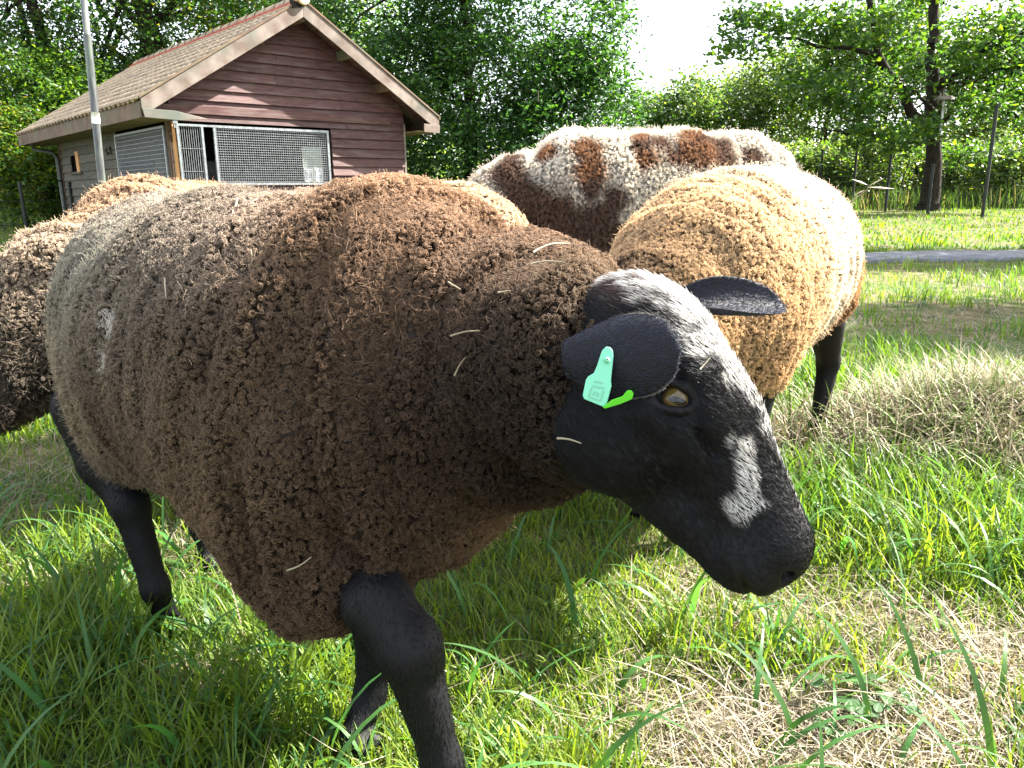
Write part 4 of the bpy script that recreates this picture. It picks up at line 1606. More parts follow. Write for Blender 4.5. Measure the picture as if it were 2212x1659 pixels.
# --- roof: deck, tiles, ridge
roof = part(MB().prism([(-OV_E, -OV_G, EV_Z - .05), (GW / 2, -OV_G, RG_Z - .05), (GW + OV_E, -OV_G, EV_Z - .05), (GW + OV_E, -OV_G, EV_Z - .09), (GW / 2, -OV_G, RG_Z - .09), (-OV_E, -OV_G, EV_Z - .09)],
                       (0, OV_G + DL + OV_R, 0)), 'roof', M_SOFFIT)
LR = DL + OV_R + OV_G
ncol, nrow = 36, 11
pw = LR / ncol
run = GW / 2 + OV_E
sl_len = math.hypot(run, RG_Z - EV_Z)
tl = sl_len / nrow
cs, sn = run / sl_len, (RG_Z - EV_Z) / sl_len


def tile_mesh():
    """S shaped pantile, local: x across (along the eaves), y up the slope, z out"""
    prof = []
    k = 8
    for i in range(k + 1):
        t = i / k
        prof.append((t * pw * 1.08, 0.020 * math.sin(2 * PI * t * 0.92 + 0.2) + 0.022))
    V, F = [], []
    for yy, lift in ((-0.03, 0.020), (tl, 0.004)):
        for px_, pz in prof: V.append((px_, yy, pz + lift))
    for yy, lift in ((-0.03, 0.006), (tl, -0.010)):
        for px_, pz in prof: V.append((px_, yy, pz + lift))
    m_ = k + 1
    for i in range(k):
        F.append((i, i + 1, m_ + i + 1, m_ + i))
        F.append((2 * m_ + i, i, i + 1, 2 * m_ + i + 1)[::-1])
        F.append((2 * m_ + i, 3 * m_ + i, 3 * m_ + i + 1, 2 * m_ + i + 1))
    F.append((0, m_, 3 * m_, 2 * m_)); F.append((k, 2 * m_ + k, 3 * m_ + k, m_ + k))
    me = bpy.data.meshes.new('tile')
    me.from_pydata(V, [], F)
    for p_ in me.polygons: p_.use_smooth = True
    me.materials.append(M_TILE)
    me.update()
    return me


TM = tile_mesh()
cnt = 0
bulk = MB()
tv = [tuple(v.co) for v in TM.vertices]
tf = [tuple(p_.vertices) for p_ in TM.polygons]
for c in range(ncol):
    for r in range(nrow):
        y0 = -OV_G + c * pw
        d0 = r * tl
        R = Matrix(((0, cs, -sn), (1, 0, 0), (0, sn, cs))).to_4x4()     # local x->+y(world depth), local y->up slope
        Rl = Matrix(((0.0, cs, -sn), (1.0, 0.0, 0.0), (0.0, sn, cs)))
        loc = Vector((-OV_E + d0 * cs, y0, EV_Z + d0 * sn - 0.045))
        jit = Matrix.Rotation(rh.uniform(-.012, .012), 4, 'Z')
        M4 = Matrix.Translation(loc) @ Rl.to_4x4() @ jit
        if c < 28 and cnt < 300:
            o = bpy.data.objects.new('tile', TM)
            COL.objects.link(o)
            o.parent = roof
            o.matrix_local = M4
            cnt += 1
        else:
            bulk.add([M4 @ Vector(v) for v in tv], tf)
        # other slope
        Rr = Matrix(((0.0, -cs, sn), (1.0, 0.0, 0.0), (0.0, sn, cs)))
        loc = Vector((GW + OV_E - d0 * cs, y0, EV_Z + d0 * sn - 0.045))
        M5 = Matrix.Translation(loc) @ Rr.to_4x4()
        bulk.add([M5 @ Vector(v) for v in tv], tf)
b = bulk.build('tiling', M_TILE, roof, smooth=True)
b['kind'] = 'stuff'
# ridge: overlapping half-round tiles and a round end cap
rm = MB()
sg = 10
V, F = [], []
for yy, rr in ((0.0, 0.115), (0.05, 0.112), (0.36, 0.098)):
    for k in range(sg + 1):
        a = PI * k / sg
        V.append((rr * math.cos(a), yy, rr * math.sin(a) * 0.8))
for a_ in range(2):
    for k in range(sg):
        F.append((a_ * (sg + 1) + k, a_ * (sg + 1) + k + 1, (a_ + 1) * (sg + 1) + k + 1, (a_ + 1) * (sg + 1) + k))
rme = bpy.data.meshes.new('ridge_tile')
rme.from_pydata(V, [], F)
for p_ in rme.polygons: p_.use_smooth = True
rme.materials.append(M_TILE)
nr = int(LR / 0.325)
for k in range(nr):
    o = bpy.data.objects.new('ridge_tile', rme)
    COL.objects.link(o)
    o.parent = roof
    o.location = (GW / 2, -OV_G + k * 0.325, RG_Z - 0.03)
    o.rotation_euler = (rh.uniform(-.02, .02), rh.uniform(-.03, .03), 0)
cap = MB().tube([(GW / 2, -OV_G - 0.095, RG_Z + 0.005), (GW / 2, -OV_G - 0.075, RG_Z + 0.005), (GW / 2, -OV_G + 0.02, RG_Z + 0.005)], [0.082, 0.094, 0.094], 20)
part(cap, 'ridge_end_cap', M_RIDGE, roof, smooth=False, bevel=0.006)
part(MB().prism([(GW / 2 - .17, -OV_G - .004, RG_Z - .15), (GW / 2 - .19, -OV_G - .004, RG_Z - .03), (GW / 2 - .05, -OV_G - .004, RG_Z - .13), (GW / 2, -OV_G - .004, RG_Z - .10)], (0, -.045, 0)), 'lead_flashing', M_INT, roof)
# red lath visible under the ridge
part(MB().box((GW / 2 - 0.150, -OV_G + .03, RG_Z - 0.092), (GW / 2 - 0.128, LR - OV_G - .1, RG_Z - 0.048)), 'ridge_lath', M_LATH, roof)
# barge boards with flashing strip
for s in (-1, 1):
    xe, ye = GW / 2 + s * run, -OV_G
    bw = 0.185
    P0 = [(GW / 2, ye, RG_Z - 0.02), (xe, ye, EV_Z - 0.02), (xe, ye, EV_Z - 0.02 - 0.115), (xe - s * 0.10, ye, EV_Z - 0.02 - bw + 0.04), (GW / 2, ye, RG_Z - 0.02 - bw / cs)]
    if s < 0: P0 = P0[::-1]
    part(MB().prism(P0, (0, -0.03, 0)), 'barge_board', M_BARGE, bevel=0.003)
    T0 = [(GW / 2, ye, RG_Z + 0.012), (xe + s * .02, ye, EV_Z + 0.012), (xe + s * .02, ye, EV_Z - 0.018), (GW / 2, ye, RG_Z - 0.018)]
    if s < 0: T0 = T0[::-1]
    part(MB().prism(T0, (0, -0.042, 0)), 'verge_strip', M_FASCIA)
    # rear barge
    P1 = [(x_, LR - OV_G, z_) for x_, y_, z_ in P0]
    part(MB().prism(P1, (0, 0.03, 0)), 'barge_board', M_BARGE)
    # boxed eave end under the barge board
    xi = 0.0 if s < 0 else GW
    xe2 = xe
    Q0 = [(xe2, ye + .001, EV_Z - 0.135), (xe2 + -s * 0.01, ye + .001, EV_Z - 0.165 - 0.07), (xi + s * 0.18, ye + .001, EV_Z - 0.245), (xi + s * 0.02, ye + .001, EV_Z - 0.20), (xi + s * .02, ye + .001, EV_Z - 0.04), (xe2 - s * .10, ye + .001, EV_Z - 0.11)]
    if s < 0:
        part(MB().prism([(xe, ye - .031, EV_Z - .135), (xe + .02, ye - .031, EV_Z - .245), (0.0, ye - .031, EV_Z - .262), (.36, ye - .031, EV_Z - .225), (-0.05, ye - .031, EV_Z - .145)], (0, -.018, 0)), 'eave_end_board', M_BARGE, bevel=0.003)
    else:
        part(MB().prism([(GW + .14, ye - .031, EV_Z - .245), (xe - .01, ye - .031, EV_Z - .255), (xe, ye - .031, EV_Z - .135), (GW + .14, ye - .031, EV_Z - .115)], (0, -.018, 0)), 'eave_end_board', M_BARGE, bevel=0.003)
    # fascia and soffit along the eaves
    fx0, fx1 = (xe - 0.012, xe + 0.012)
    part(MB().box((fx0, -OV_G + .002, EV_Z - 0.245), (fx1, LR - OV_G - .002, EV_Z - 0.045)), 'fascia_board', M_FASCIA, bevel=0.003)
    a, b_ = sorted((xi + s * 0.03, xe - s * 0.012))
    for q in range(3):
        w_ = (b_ - a) / 3
        part(MB().box((a + q * w_ + .003, -OV_G + .004, EV_Z - 0.242), (a + (q + 1) * w_ - .003, LR - OV_G - .004, EV_Z - 0.226 + .004 * (q % 2))), 'soffit_board', M_SOFFIT)
# purlin ends carrying the overhang
for xk, zk in ((0.62, 0.0), (1.22, 0.0), (2.62, 0.0), (3.28, 0.0)):
    zt = roof_z(xk) - 0.10
    part(MB().box((xk - 0.045, -OV_G + 0.01, zt - 0.14), (xk + 0.045, 0.0, zt - 0.01)), 'purlin_end', M_FASCIA, bevel=0.006)
part(MB().box((GW / 2 - 0.05, -OV_G + 0.01, RG_Z - 0.29), (GW / 2 + 0.05, 0.0, RG_Z - 0.14)), 'purlin_end', M_FASCIA, bevel=0.006)
# verge soffit boards (underside of the gable overhang)
for s in (-1, 1):
    x0, x1 = GW / 2, GW / 2 + s * (run - 0.02)
    P = [(x0, -OV_G + .01, RG_Z - 0.10), (x1, -OV_G + .01, EV_Z - 0.10), (x1, -OV_G + .01, EV_Z - 0.115), (x0, -OV_G + .01, RG_Z - 0.115)]
    part(MB().prism(P if s > 0 else P[::-1], (0, OV_G - .02, 0)), 'verge_soffit', M_BOARD)


# --- wire mesh panels
def mesh_panel(fr, x0, x1, z0, z1, map_, pitch_u, pitch_z, fw=0.03, name='mesh_panel', bars_u=True):
    """map_(u, z, n) -> local point; n = stand-off from the wall"""
    def bx(mb, u0, u1, a0, a1, n0, n1):
        P = [map_(u, z_, n_) for u in (u0, u1) for z_ in (a0, a1) for n_ in (n0, n1)]
        V = [P[0], P[1], P[2], P[3], P[4], P[5], P[6], P[7]]
        mb.add(V, [(0, 1, 3, 2), (4, 6, 7, 5), (0, 4, 5, 1), (2, 3, 7, 6), (0, 2, 6, 4), (1, 5, 7, 3)])
    mb = MB()
    bx(mb, x0, x1, z1 - fw, z1, 0.02, 0.05)
    bx(mb, x0, x1, z0, z0 + fw, 0.02, 0.05)
    bx(mb, x0, x0 + fw, z0 + fw + .001, z1 - fw - .001, 0.021, 0.049)
    bx(mb, x1 - fw, x1, z0 + fw + .001, z1 - fw - .001, 0.021, 0.049)
    f = part(mb, name, M_GALV, fr)
    w = MB()
    r_ = 0.0032
    u = x0 + fw + pitch_u / 2
    while u < x1 - fw:
        bx(w, u - r_, u + r_, z0 + fw, z1 - fw, 0.030, 0.034)
        u += pitch_u
    z_ = z0 + fw + pitch_z / 2
    while z_ < z1 - fw:
        bx(w, x0 + fw, x1 - fw, z_ - r_, z_ + r_, 0.036, 0.040)
        z_ += pitch_z
    ww = part(w, 'wire_mesh', M_WIRE, f)
    ww['kind'] = 'stuff'
    return f


gm = lambda u, z_, n: (u, -n - 0.01, z_)
lm = lambda u, z_, n: (-n - 0.01, u, z_)
mesh_panel(hut, 0.06, 0.42, 0.86, 1.66, gm, 0.030, 0.30, name='mesh_door')
mesh_panel(hut, 0.56, WIN_X1, 0.86, 1.66, gm, 0.0335, 0.0335, fw=0.032)
part(MB().box((0.42, -0.058, 1.632), (0.56, -0.034, 1.658)), 'top_rail', M_GALV)
part(MB().box((0.42, -0.058, 0.862), (0.56, -0.034, 0.888)), 'bottom_rail', M_GALV)
mesh_panel(hut, 0.12, 2.30, 0.80, 1.64, lm, 0.034, 0.060, fw=0.03)
# bright middle wall seen through the mesh, timber frame edge, hinge
part(MB().box((0.015, -0.03, 0.3), (0.052, -0.005, 1.69)), 'door_jamb', M_ORANGE)
part(MB().tube([(0.03, -0.075, 1.60), (0.03, -0.075, 1.68)], 0.014, 8).box((0.01, -0.09, 1.655), (0.075, -0.06, 1.69)), 'hinge', M_GALV)
# interior: feeding rack, notices on the inside pane
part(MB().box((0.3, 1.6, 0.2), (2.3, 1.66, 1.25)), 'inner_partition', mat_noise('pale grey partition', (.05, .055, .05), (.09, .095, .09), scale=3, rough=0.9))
nb_ = part(MB().box((1.93, 0.055, 0.90), (2.26, 0.065, 1.42)), 'notice_board', M_GREENBOARD)
for k, xo in enumerate((1.945, 2.105)):
    pp = part(MB().box((xo, 0.045, 0.905), (xo + 0.145, 0.049, 1.11)), 'notice_sheet', M_PAPER, nb_)
    mk = MB()
    for q in range(4):
        mk.box((xo + 0.02 + q * 0.028, 0.0425, 0.95 + 0.01 * (q % 2)), (xo + 0.033 + q * 0.028, 0.0435, 1.06 - 0.015 * (q % 3)))
    mk.box((xo + 0.02, 0.0423, 1.075), (xo + 0.12, 0.0432, 1.083))
    part(mk, 'printed_lines', M_INK, nb_)
# square opening in the side wall: orange reveal
part(MB().box((-0.034, 4.62, 1.15), (0.03, 4.80, 1.50)), 'opening_reveal', M_ORANGE)
part(MB().box((-0.050, 4.52, 1.115), (-0.02, 5.30, 1.147)), 'opening_sill', M_BOARD2)
# chalk-like strokes scratched on the side wall boards
sk = MB()
for (a, z_, da, dz_) in ((2.62, 1.36, .0, .12), (2.68, 1.40, .0, .09), (2.76, 1.38, .06, .02), (2.86, 1.36, .0, .12), (2.92, 1.42, -.05, .0)):
    sk.box((-0.040, min(a, a + da) - .008, min(z_, z_ + dz_) - .004), (-0.031, max(a, a + da) + .008, max(z_, z_ + dz_) + .004))
part(sk, 'scratched_marks', M_INT)
# gutter and downpipe at the rear corner
dp = part(MB().tube([(-OV_E + .06, DL + .25, EV_Z - .25), (-OV_E + .06, DL + .25, EV_Z - .33), (-0.12, DL + .06, EV_Z - .40), (-0.07, DL + .03, EV_Z - .50), (-0.07, DL + .03, 0.0)], 0.038, 10), 'downpipe', M_PIPE, smooth=True)
part(MB().tube([(-0.07, DL + .03, 1.0), (-0.07, DL + .03, 1.03)], 0.046, 10), 'pipe_bracket', M_INT, dp)
print('tiles', cnt, 'board objs', len([o for o in bpy.data.objects if o.name.startswith('board')]))

# ------------------------------------------------------------------ metal pole in front of the hut
pb = at(222, 412, 7.6)
pt = at(181, 0, 7.6)
dv = (pt - pb) / (pt[2] - pb[2])
base = pb - dv * (pb[2] - float(ground_h(pb[0], 7.6)))
pole = empty('lamp_pole', tuple(base), 0, 'tall thin grey metal pole standing in front of the hut', 'pole')
M_POLE = mat_noise('grey painted steel', (.06, .062, .065), (.11, .112, .115), scale=6, rough=0.4, stretch=(6, 6, 1), bump=0.1, metallic=0.35, c3=(.12, .15, .12), scale3=3)
part(MB().tube([(0, 0, 0), tuple(dv * 2.15)], 0.034, 18, cap=False), 'lower_shaft', M_POLE, pole, smooth=True)
part(MB().tube([tuple(dv * 2.15), tuple(dv * 5.6)], 0.029, 18), 'upper_shaft', M_POLE, pole, smooth=True)
jz = pb[2] + (at(204, 250, 7.6)[2] - pb[2]) - base[2]
part(MB().tube([tuple(dv * (jz - .07)), tuple(dv * (jz + .03))], 0.0365, 18), 'sleeve', mat_noise('white worn tape', (.55, .55, .53), (.7, .7, .68), scale=30, rough=0.6), pole, smooth=True)


# ------------------------------------------------------------------ trees, shrubs
def leaf_mat(name, tr=0.5, rough=0.42):
    return mat_attr(name, rough=rough, spec=0.35, trans=tr, tcol=(1.7, 1.6, 0.45))


M_LEAF = leaf_mat('leaves')
M_BARK = mat_noise('bark', (.016, .013, .010), (.040, .033, .026), scale=14, rough=0.95, stretch=(1, 1, 0.25), bump=0.8, dist=0.02, spec=0.1)


def leaves_mesh(name, C, size, rng, cols, parent, mat=None, fold=0.35, droop=0.3, aspect=0.55):
    """C (n,3) leaf centres; each leaf a folded rhombus of two triangles"""
    n = len(C)
    a = rng.normal(0, 1, (n, 3))
    a[:, 2] = -np.abs(a[:, 2]) * droop - 0.15
    a /= np.linalg.norm(a, axis=1, keepdims=True)
    b = np.cross(a, rng.normal(0, 1, (n, 3)) + np.array([0, 0, 1.6]))
    b /= np.linalg.norm(b, axis=1, keepdims=True) + 1e-9
    nn = np.cross(a, b)
    L = (size * rng.uniform(0.6, 1.3, n))[:, None]
    W = L * aspect
    v0 = C - a * L * 0.5
    v1 = C + b * W * 0.5 + nn * W * fold * 0.5 + a * L * 0.05
    v2 = C + a * L * 0.5 - nn * L * 0.12
    v3 = C - b * W * 0.5 + nn * W * fold * 0.5 + a * L * 0.05
    V = np.stack([v0, v1, v2, v3], 1).reshape(-1, 3)
    i = np.arange(n)[:, None] * 4
    F = np.concatenate([i + np.array([[0, 1, 2]]), i + np.array([[0, 2, 3]])], 0)
    me = np_mesh(name, V, F)
    set_col(me, np.repeat(np.clip(cols, .004, .6), 4, 0))
    return link(name, me, parent, mat or M_LEAF)


def crown_points(rng, clumps, n, cluster=0.35, n_cl=None, hollow=0.5):
    """clumps: list of (cx,cy,cz,rx,ry,rz,weight); twig clusters spread in the outer part of each"""
    out, src = [], []
    w = np.array([c[6] for c in clumps], float)
    w /= w.sum()
    for ci, c in enumerate(clumps):
        m = int(n * w[ci])
        ncl = max(int(m / 26), 4)
        d = rng.normal(0, 1, (ncl, 3))
        d /= np.linalg.norm(d, axis=1, keepdims=True)
        r = (hollow + (1 - hollow) * rng.random(ncl)) [:, None]
        cc = np.array(c[:3]) + d * r * np.array(c[3:6])
        cc += (fbm(cc * 1.1, 2)[:, None] - 0.5) * 0.8 * cluster
        k = rng.integers(0, ncl, m)
        o = rng.normal(0, 1, (m, 3)) * cluster * np.array([1, 1, 0.55])
        out.append(cc[k] + o)
        src.append(np.full(m, ci))
    return np.concatenate(out), np.concatenate(src)


def limb(mb, p0, p1, r0, r1, rng, seg=6, wob=0.08, sides=8):
    p0, p1 = np.array(p0, float), np.array(p1, float)
    L = np.linalg.norm(p1 - p0)
    P = []
    for i in range(seg + 1):
        t = i / seg
        p = p0 + (p1 - p0) * t
        if 0 < i < seg: p = p + rng.normal(0, wob * L * 0.35, 3) * np.array([1, 1, .6])
        P.append(p)
    mb.tube(P, [r0 + (r1 - r0) * i / seg for i in range(seg + 1)], sides)
    return P


def tree(kind, base, H, clumps, n, leaf, greens, label, cat, group, seed, trunk_r=0.15, lean=(0, 0), cluster=0.35, branches=10, trunk_h=None, hollow=0.5, fork=None, droop=0.5, aspect=0.55):
    """clumps relative to the base"""
    rng = np.random.default_rng(seed)
    z0 = float(ground_h(base[0], base[1])) - 0.05
    root = empty(kind, (base[0], base[1], z0), 0, label, cat, group)
    C, src = crown_points(rng, clumps, n, cluster, hollow=hollow)
    C = C[C[:, 2] > 0.05]
    g = np.array(greens)
    k = rng.integers(0, len(g), len(C))
    tone = 0.85 + 0.5 * (fbm(C * 0.9 + seed, 2)[:, None] - 0.3)
    col = g[k] * tone * (1 + rng.normal(0, 0.18, (len(C), 1)))
    leaves_mesh('crown', C, leaf, rng, col, root, droop=droop, aspect=aspect)
    mb = MB()
    th = trunk_h or H * 0.75
    top = np.array([lean[0], lean[1], th])
    TP = limb(mb, (0, 0, 0), top, trunk_r, trunk_r * 0.35, rng, 8, 0.03, 12)
    mb.tube([(0, 0, -0.1), (0, 0, 0.25)], [trunk_r * 1.5, trunk_r * 1.02], 12)
    part(mb, 'trunk', M_BARK, root, smooth=True)
    cl = sorted(clumps, key=lambda c: -c[6])
    mb = MB()
    for b in range(branches):
        c = cl[b % len(cl)]
        t = rng.uniform(0.30, 0.95)
        p0 = TP[int(t * 8)]
        tgt = np.array(c[:3]) + rng.normal(0, 0.35, 3) * np.array(c[3:6])
        r0 = trunk_r * (0.45 - 0.25 * t)
        Q = limb(mb, p0, tgt, r0, r0 * 0.25, rng, 6, 0.10, 6)
        for q in range(3):
            s = Q[rng.integers(2, 6)]
            limb(mb, s, s + rng.normal(0, 1, 3) * np.array([.9, .9, .6]) * np.mean(c[3:6]) * 0.6, r0 * 0.3, 0.006, rng, 4, 0.12, 5)
    if fork:
        for p0, p1, r0, r1 in fork:
            limb(mb, p0, p1, r0, r1, rng, 9, 0.045, 8)
    part(mb, 'branch', M_BARK, root, smooth=True)
    return root


GD = [(.030, .085, .022), (.040, .105, .026), (.022, .068, .022)]           # deep green
GY = [(.075, .150, .018), (.100, .170, .020), (.055, .120, .020), (.13, .16, .02)]
GM = [(.045, .110, .020), (.065, .135, .022), (.035, .090, .022)]
GP = [(.11, .17, .075), (.14, .20, .08), (.085, .145, .065)]          # far foliage, paler: distance haze mixed into the leaf colour

def X(px, Y):       # world x of picture column px at distance Y near the horizon
    return float(at(px, 400, Y)[0])

# big dense tree in the middle, leaves down to the ground
tree('dense_tree', (X(1010, 17), 17.5), 8.5, [(0, 0, 2.2, 3.3, 2.2, 2.3, 1.1), (-2.2, .3, 3.8, 2.2, 2.0, 2.3, .8), (1.2, 0, 4.3, 2.3, 2.0, 2.4, .9), (0, 0, 6.6, 2.5, 2.0, 2.2, .55), (-1.0, -1.0, 1.2, 2.6, 1.4, 1.4, .7),
      (2.3, .2, 2.1, 1.4, 1.4, 1.9, .5), (-3.6, .6, 2.6, 1.6, 1.6, 2.4, .4)], 95000, 0.135, GD + GM[:1] + GD, 'dense dark green broadleaf tree just right of the hut, leaves down to the ground', 'tree', 'trees around the paddock', 21, 0.16, cluster=0.20, hollow=0.72, aspect=0.42)
# tall trees behind the hut
tree('tall_tree', (X(330, 21), 21.5), 13, [(0, 0, 5.2, 3.8, 3, 2.6, 1), (-1.5, 0, 8.2, 3.6, 3, 2.6, .7), (2.6, .5, 6.4, 2.5, 2.4, 2.2, .7), (1, 0, 10, 3, 3, 2, .3), (-.5, 0, 3.0, 2.6, 2, 1.3, .35)], 34000, 0.13, GM + GD + [(.11, .12, .02)],
     'tall tree with a thick dark trunk rising behind the hut roof', 'tree', 'trees around the paddock', 22, 0.30, cluster=0.30)
tree('tall_tree', (X(60, 19), 20.5), 12, [(0, 0, 5.4, 3.4, 3, 2.8, 1), (-2.2, 0, 7.8, 3, 3, 2.4, .5), (1.6, 0, 8.2, 2.6, 2.4, 2.2, .5), (-1, -.5, 3.6, 2.6, 2, 1.4, .4)], 24000, 0.13, GM + GD + GP[:1],
     'airy tree at the left edge with sky showing through its crown', 'tree', 'trees around the paddock', 23, 0.2, cluster=0.26, hollow=0.55)
tree('tall_tree', (X(600, 23), 25), 13, [(0, 0, 5.4, 4.2, 3, 3.0, 1), (1.5, 0, 9.0, 3.6, 3, 2.6, .6), (-2.5, 0, 8.2, 2.6, 2.4, 2.2, .4)], 30000, 0.145, GY + GM,
     'light yellow green tree seen over the ridge of the hut', 'tree', 'trees around the paddock', 24, 0.22, cluster=0.30)
# shrubs on the left beside the hut
tree('bush', (X(55, 15), 17.0), 3.2, [(0, 0, 1.0, 1.8, 1.2, 1.1, 1), (-1.3, .4, 1.5, 1.4, 1.2, 1.2, .8), (.7, .2, 1.9, 1.0, 1.0, .8, .4)], 30000, 0.10, GY + GM + [(.11, .10, .02)],
     'yellow green bush beside the far corner of the hut', 'bush', 'bushes around the paddock', 25, 0.05, cluster=0.14, branches=8)
tree('bush', (X(-120, 16), 18.5), 4.2, [(0, 0, 1.6, 2.0, 1.4, 1.7, 1), (1.0, 0, 2.8, 1.6, 1.2, 1.2, .7)], 20000, 0.11, GM + GY[:2],
     'taller green bush reaching in at the left edge', 'bush', 'bushes around the paddock', 26, 0.06, cluster=0.18, branches=8)
tree('bush', (X(240, 19), 21.5), 4.6, [(0, 0, 2.0, 2.2, 1.4, 1.8, 1), (-1.6, 0, 3.0, 1.6, 1.2, 1.2, .7)], 18000, 0.12, GY + GP,
     'pale sunlit bush above the hut eaves at the left', 'bush', 'bushes around the paddock', 27, 0.06, cluster=0.2, branches=8)

# right: the spreading oak behind the fence
ox, oy = X(2010, 21.5), 21.5
def orel(px, py, Y):
    w = at(px, py, Y)
    return (w[0] - ox, w[1] - oy, w[2] - float(ground_h(ox, oy)))
forkz = orel(2010, 215, oy)
fk = [(orel(2010, 300, oy), orel(1895, 110, oy - .8), .15, .10), (orel(1895, 110, oy - .8), orel(1880, 0, oy - 1.0), .10, .07), (orel(1880, 0, oy - 1), orel(1850, -160, oy - 1.2), .07, .03),
      (orel(1900, 115, oy - .8), orel(1650, 70, oy - 2.2), .06, .02), (orel(1650, 70, oy - 2.2), orel(1540, 85, oy - 2.8), .02, .008),
      (orel(2020, 190, oy), orel(2130, 105, oy - 1.2), .10, .08), (orel(2130, 105, oy - 1.2), orel(2260, 40, oy - 2.0), .08, .05), (orel(2040, 180, oy), orel(2150, 165, oy - 1.5), .04, .015),
      (orel(2015, 250, oy), orel(2015, 90, oy), .19, .15), (orel(2015, 90, oy), orel(2030, -150, oy), .15, .08), (orel(1985, 300, oy), orel(1760, 270, oy - 2), .05, .015)]
def oc(px, py, Y, rx, ry, rz, w):
    a = orel(px, py, Y)
    return (a[0], a[1], a[2], rx, ry, rz, w)
oak = tree('oak_tree', (ox, oy), 11, [oc(1690, 40, oy - 2.2, 1.5, 1.0, .42, .65), (oc(1860, 60, oy - 1.5, 1.3, 1.2, .7, .7)), oc(1850, 200, oy - 1.2, 1.5, 1.2, .75, .9), oc(1730, 165, oy - 2.0, .9, .8, .4, .25), oc(1960, 120, oy + 1.5, 1.2, 1.2, .8, .6),
      oc(2130, 90, oy - 1.5, 1.6, 1.4, 1.1, .9), oc(2170, 230, oy - 1.5, 1.5, 1.4, .9, .9), oc(2060, 330, oy + 1.2, 1.3, 1.2, .4, .4), oc(1930, 290, oy - 1.5, 1.5, 1.2, .45, .6),
      oc(1900, -120, oy - 1, 3.2, 2.5, 1.3, .8), oc(2150, -130, oy, 3.2, 2.5, 1.6, .7), oc(2000, -320, oy, 3.5, 3, 2.0, .5), oc(1600, 100, oy - 2.6, .8, .6, .3, .16), oc(1990, 0, oy + 1.6, 1.5, 1.4, .9, .5)],
      15500, 0.165, GM + GY[:2] + GD[:2] + GM, 'spreading oak with dark forked trunk behind the wire fence on the right', 'tree', 'trees around the paddock', 31, 0.27, cluster=0.20, branches=2, trunk_h=forkz[2] + .6, fork=fk, hollow=0.35, lean=(-0.05, 0))
# far trees between the dense tree and the oak
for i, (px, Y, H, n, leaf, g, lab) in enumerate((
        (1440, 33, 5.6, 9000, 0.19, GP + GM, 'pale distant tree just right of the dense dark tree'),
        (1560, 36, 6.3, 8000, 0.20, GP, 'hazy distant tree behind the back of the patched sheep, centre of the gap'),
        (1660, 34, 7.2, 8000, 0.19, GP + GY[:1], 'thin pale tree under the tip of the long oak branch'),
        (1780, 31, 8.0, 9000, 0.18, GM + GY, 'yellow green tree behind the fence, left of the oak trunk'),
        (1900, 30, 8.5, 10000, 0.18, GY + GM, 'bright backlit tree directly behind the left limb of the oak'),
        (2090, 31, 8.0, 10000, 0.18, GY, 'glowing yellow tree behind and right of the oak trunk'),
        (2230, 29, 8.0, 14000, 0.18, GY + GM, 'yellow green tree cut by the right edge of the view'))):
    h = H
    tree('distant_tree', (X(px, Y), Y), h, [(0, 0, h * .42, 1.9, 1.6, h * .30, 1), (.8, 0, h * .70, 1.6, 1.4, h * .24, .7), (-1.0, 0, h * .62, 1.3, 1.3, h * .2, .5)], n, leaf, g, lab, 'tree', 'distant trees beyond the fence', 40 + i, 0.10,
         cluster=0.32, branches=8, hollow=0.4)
# undergrowth behind the fence, right
for i, (px, Y, n, g, lab) in enumerate((
        (1390, 27, 9000, GP + GM, 'bush between the dense tree and the patched sheep'),
        (1760, 26, 9000, GY + GM, 'bush behind the fence above the tan sheep'),
        (1860, 25, 9000, GM + GY, 'dark bush behind the fence, left of the oak'),
        (1960, 27, 9000, GD + GY[:1], 'low bush just left of the oak trunk'),
        (2090, 26, 8000, GY + GM, 'thin bush right of the oak trunk'),
        (2190, 24, 10000, GM + GD, 'dark rounded bush at the right edge behind the fence'),
        (1620, 29, 12000, GM + GP, 'bush hidden mostly behind the patched sheep'))):
    tree('bush', (X(px, Y), Y), 2.8, [(0, 0, 1.0, 1.5, 1.0, .9, 1), (.8, 0, 1.7, 1.0, .9, .7, .5), (-.8, 0, 1.5, .9, .9, .6, .4)], int(n * .6), 0.14, GY + GP + g[:1], lab, 'bush', 'bushes beyond the fence', 60 + i, 0.04, cluster=0.2, branches=8)

# thin young stems behind the fence
rs = np.random.default_rng(90)
M_STEM = mat_noise('thin stems', (.03, .026, .02), (.07, .06, .045), scale=12, rough=0.95, bump=0.3)
for k in range(26):
    px = rs.uniform(1800, 2230)
    Y = rs.uniform(23.5, 28)
    x = X(px, Y)
    mb = MB()
    h = rs.uniform(1.4, 3.0)
    limb(mb, (0, 0, 0), (rs.normal(0, .2), rs.normal(0, .2), h), rs.uniform(.018, .04), .008, rs, 5, .05, 5)
    limb(mb, (0, 0, h * .5), (rs.normal(0, .4), rs.normal(0, .2), h * .9), .012, .004, rs, 4, .05, 4)
    o = part(mb, 'sapling', M_STEM, None, smooth=True)
    o.location = (x, Y, float(ground_h(x, Y)) - .03)
    tag(o, 'thin bare sapling stem in the undergrowth behind the fence', 'sapling', 'sapling stems behind the fence')
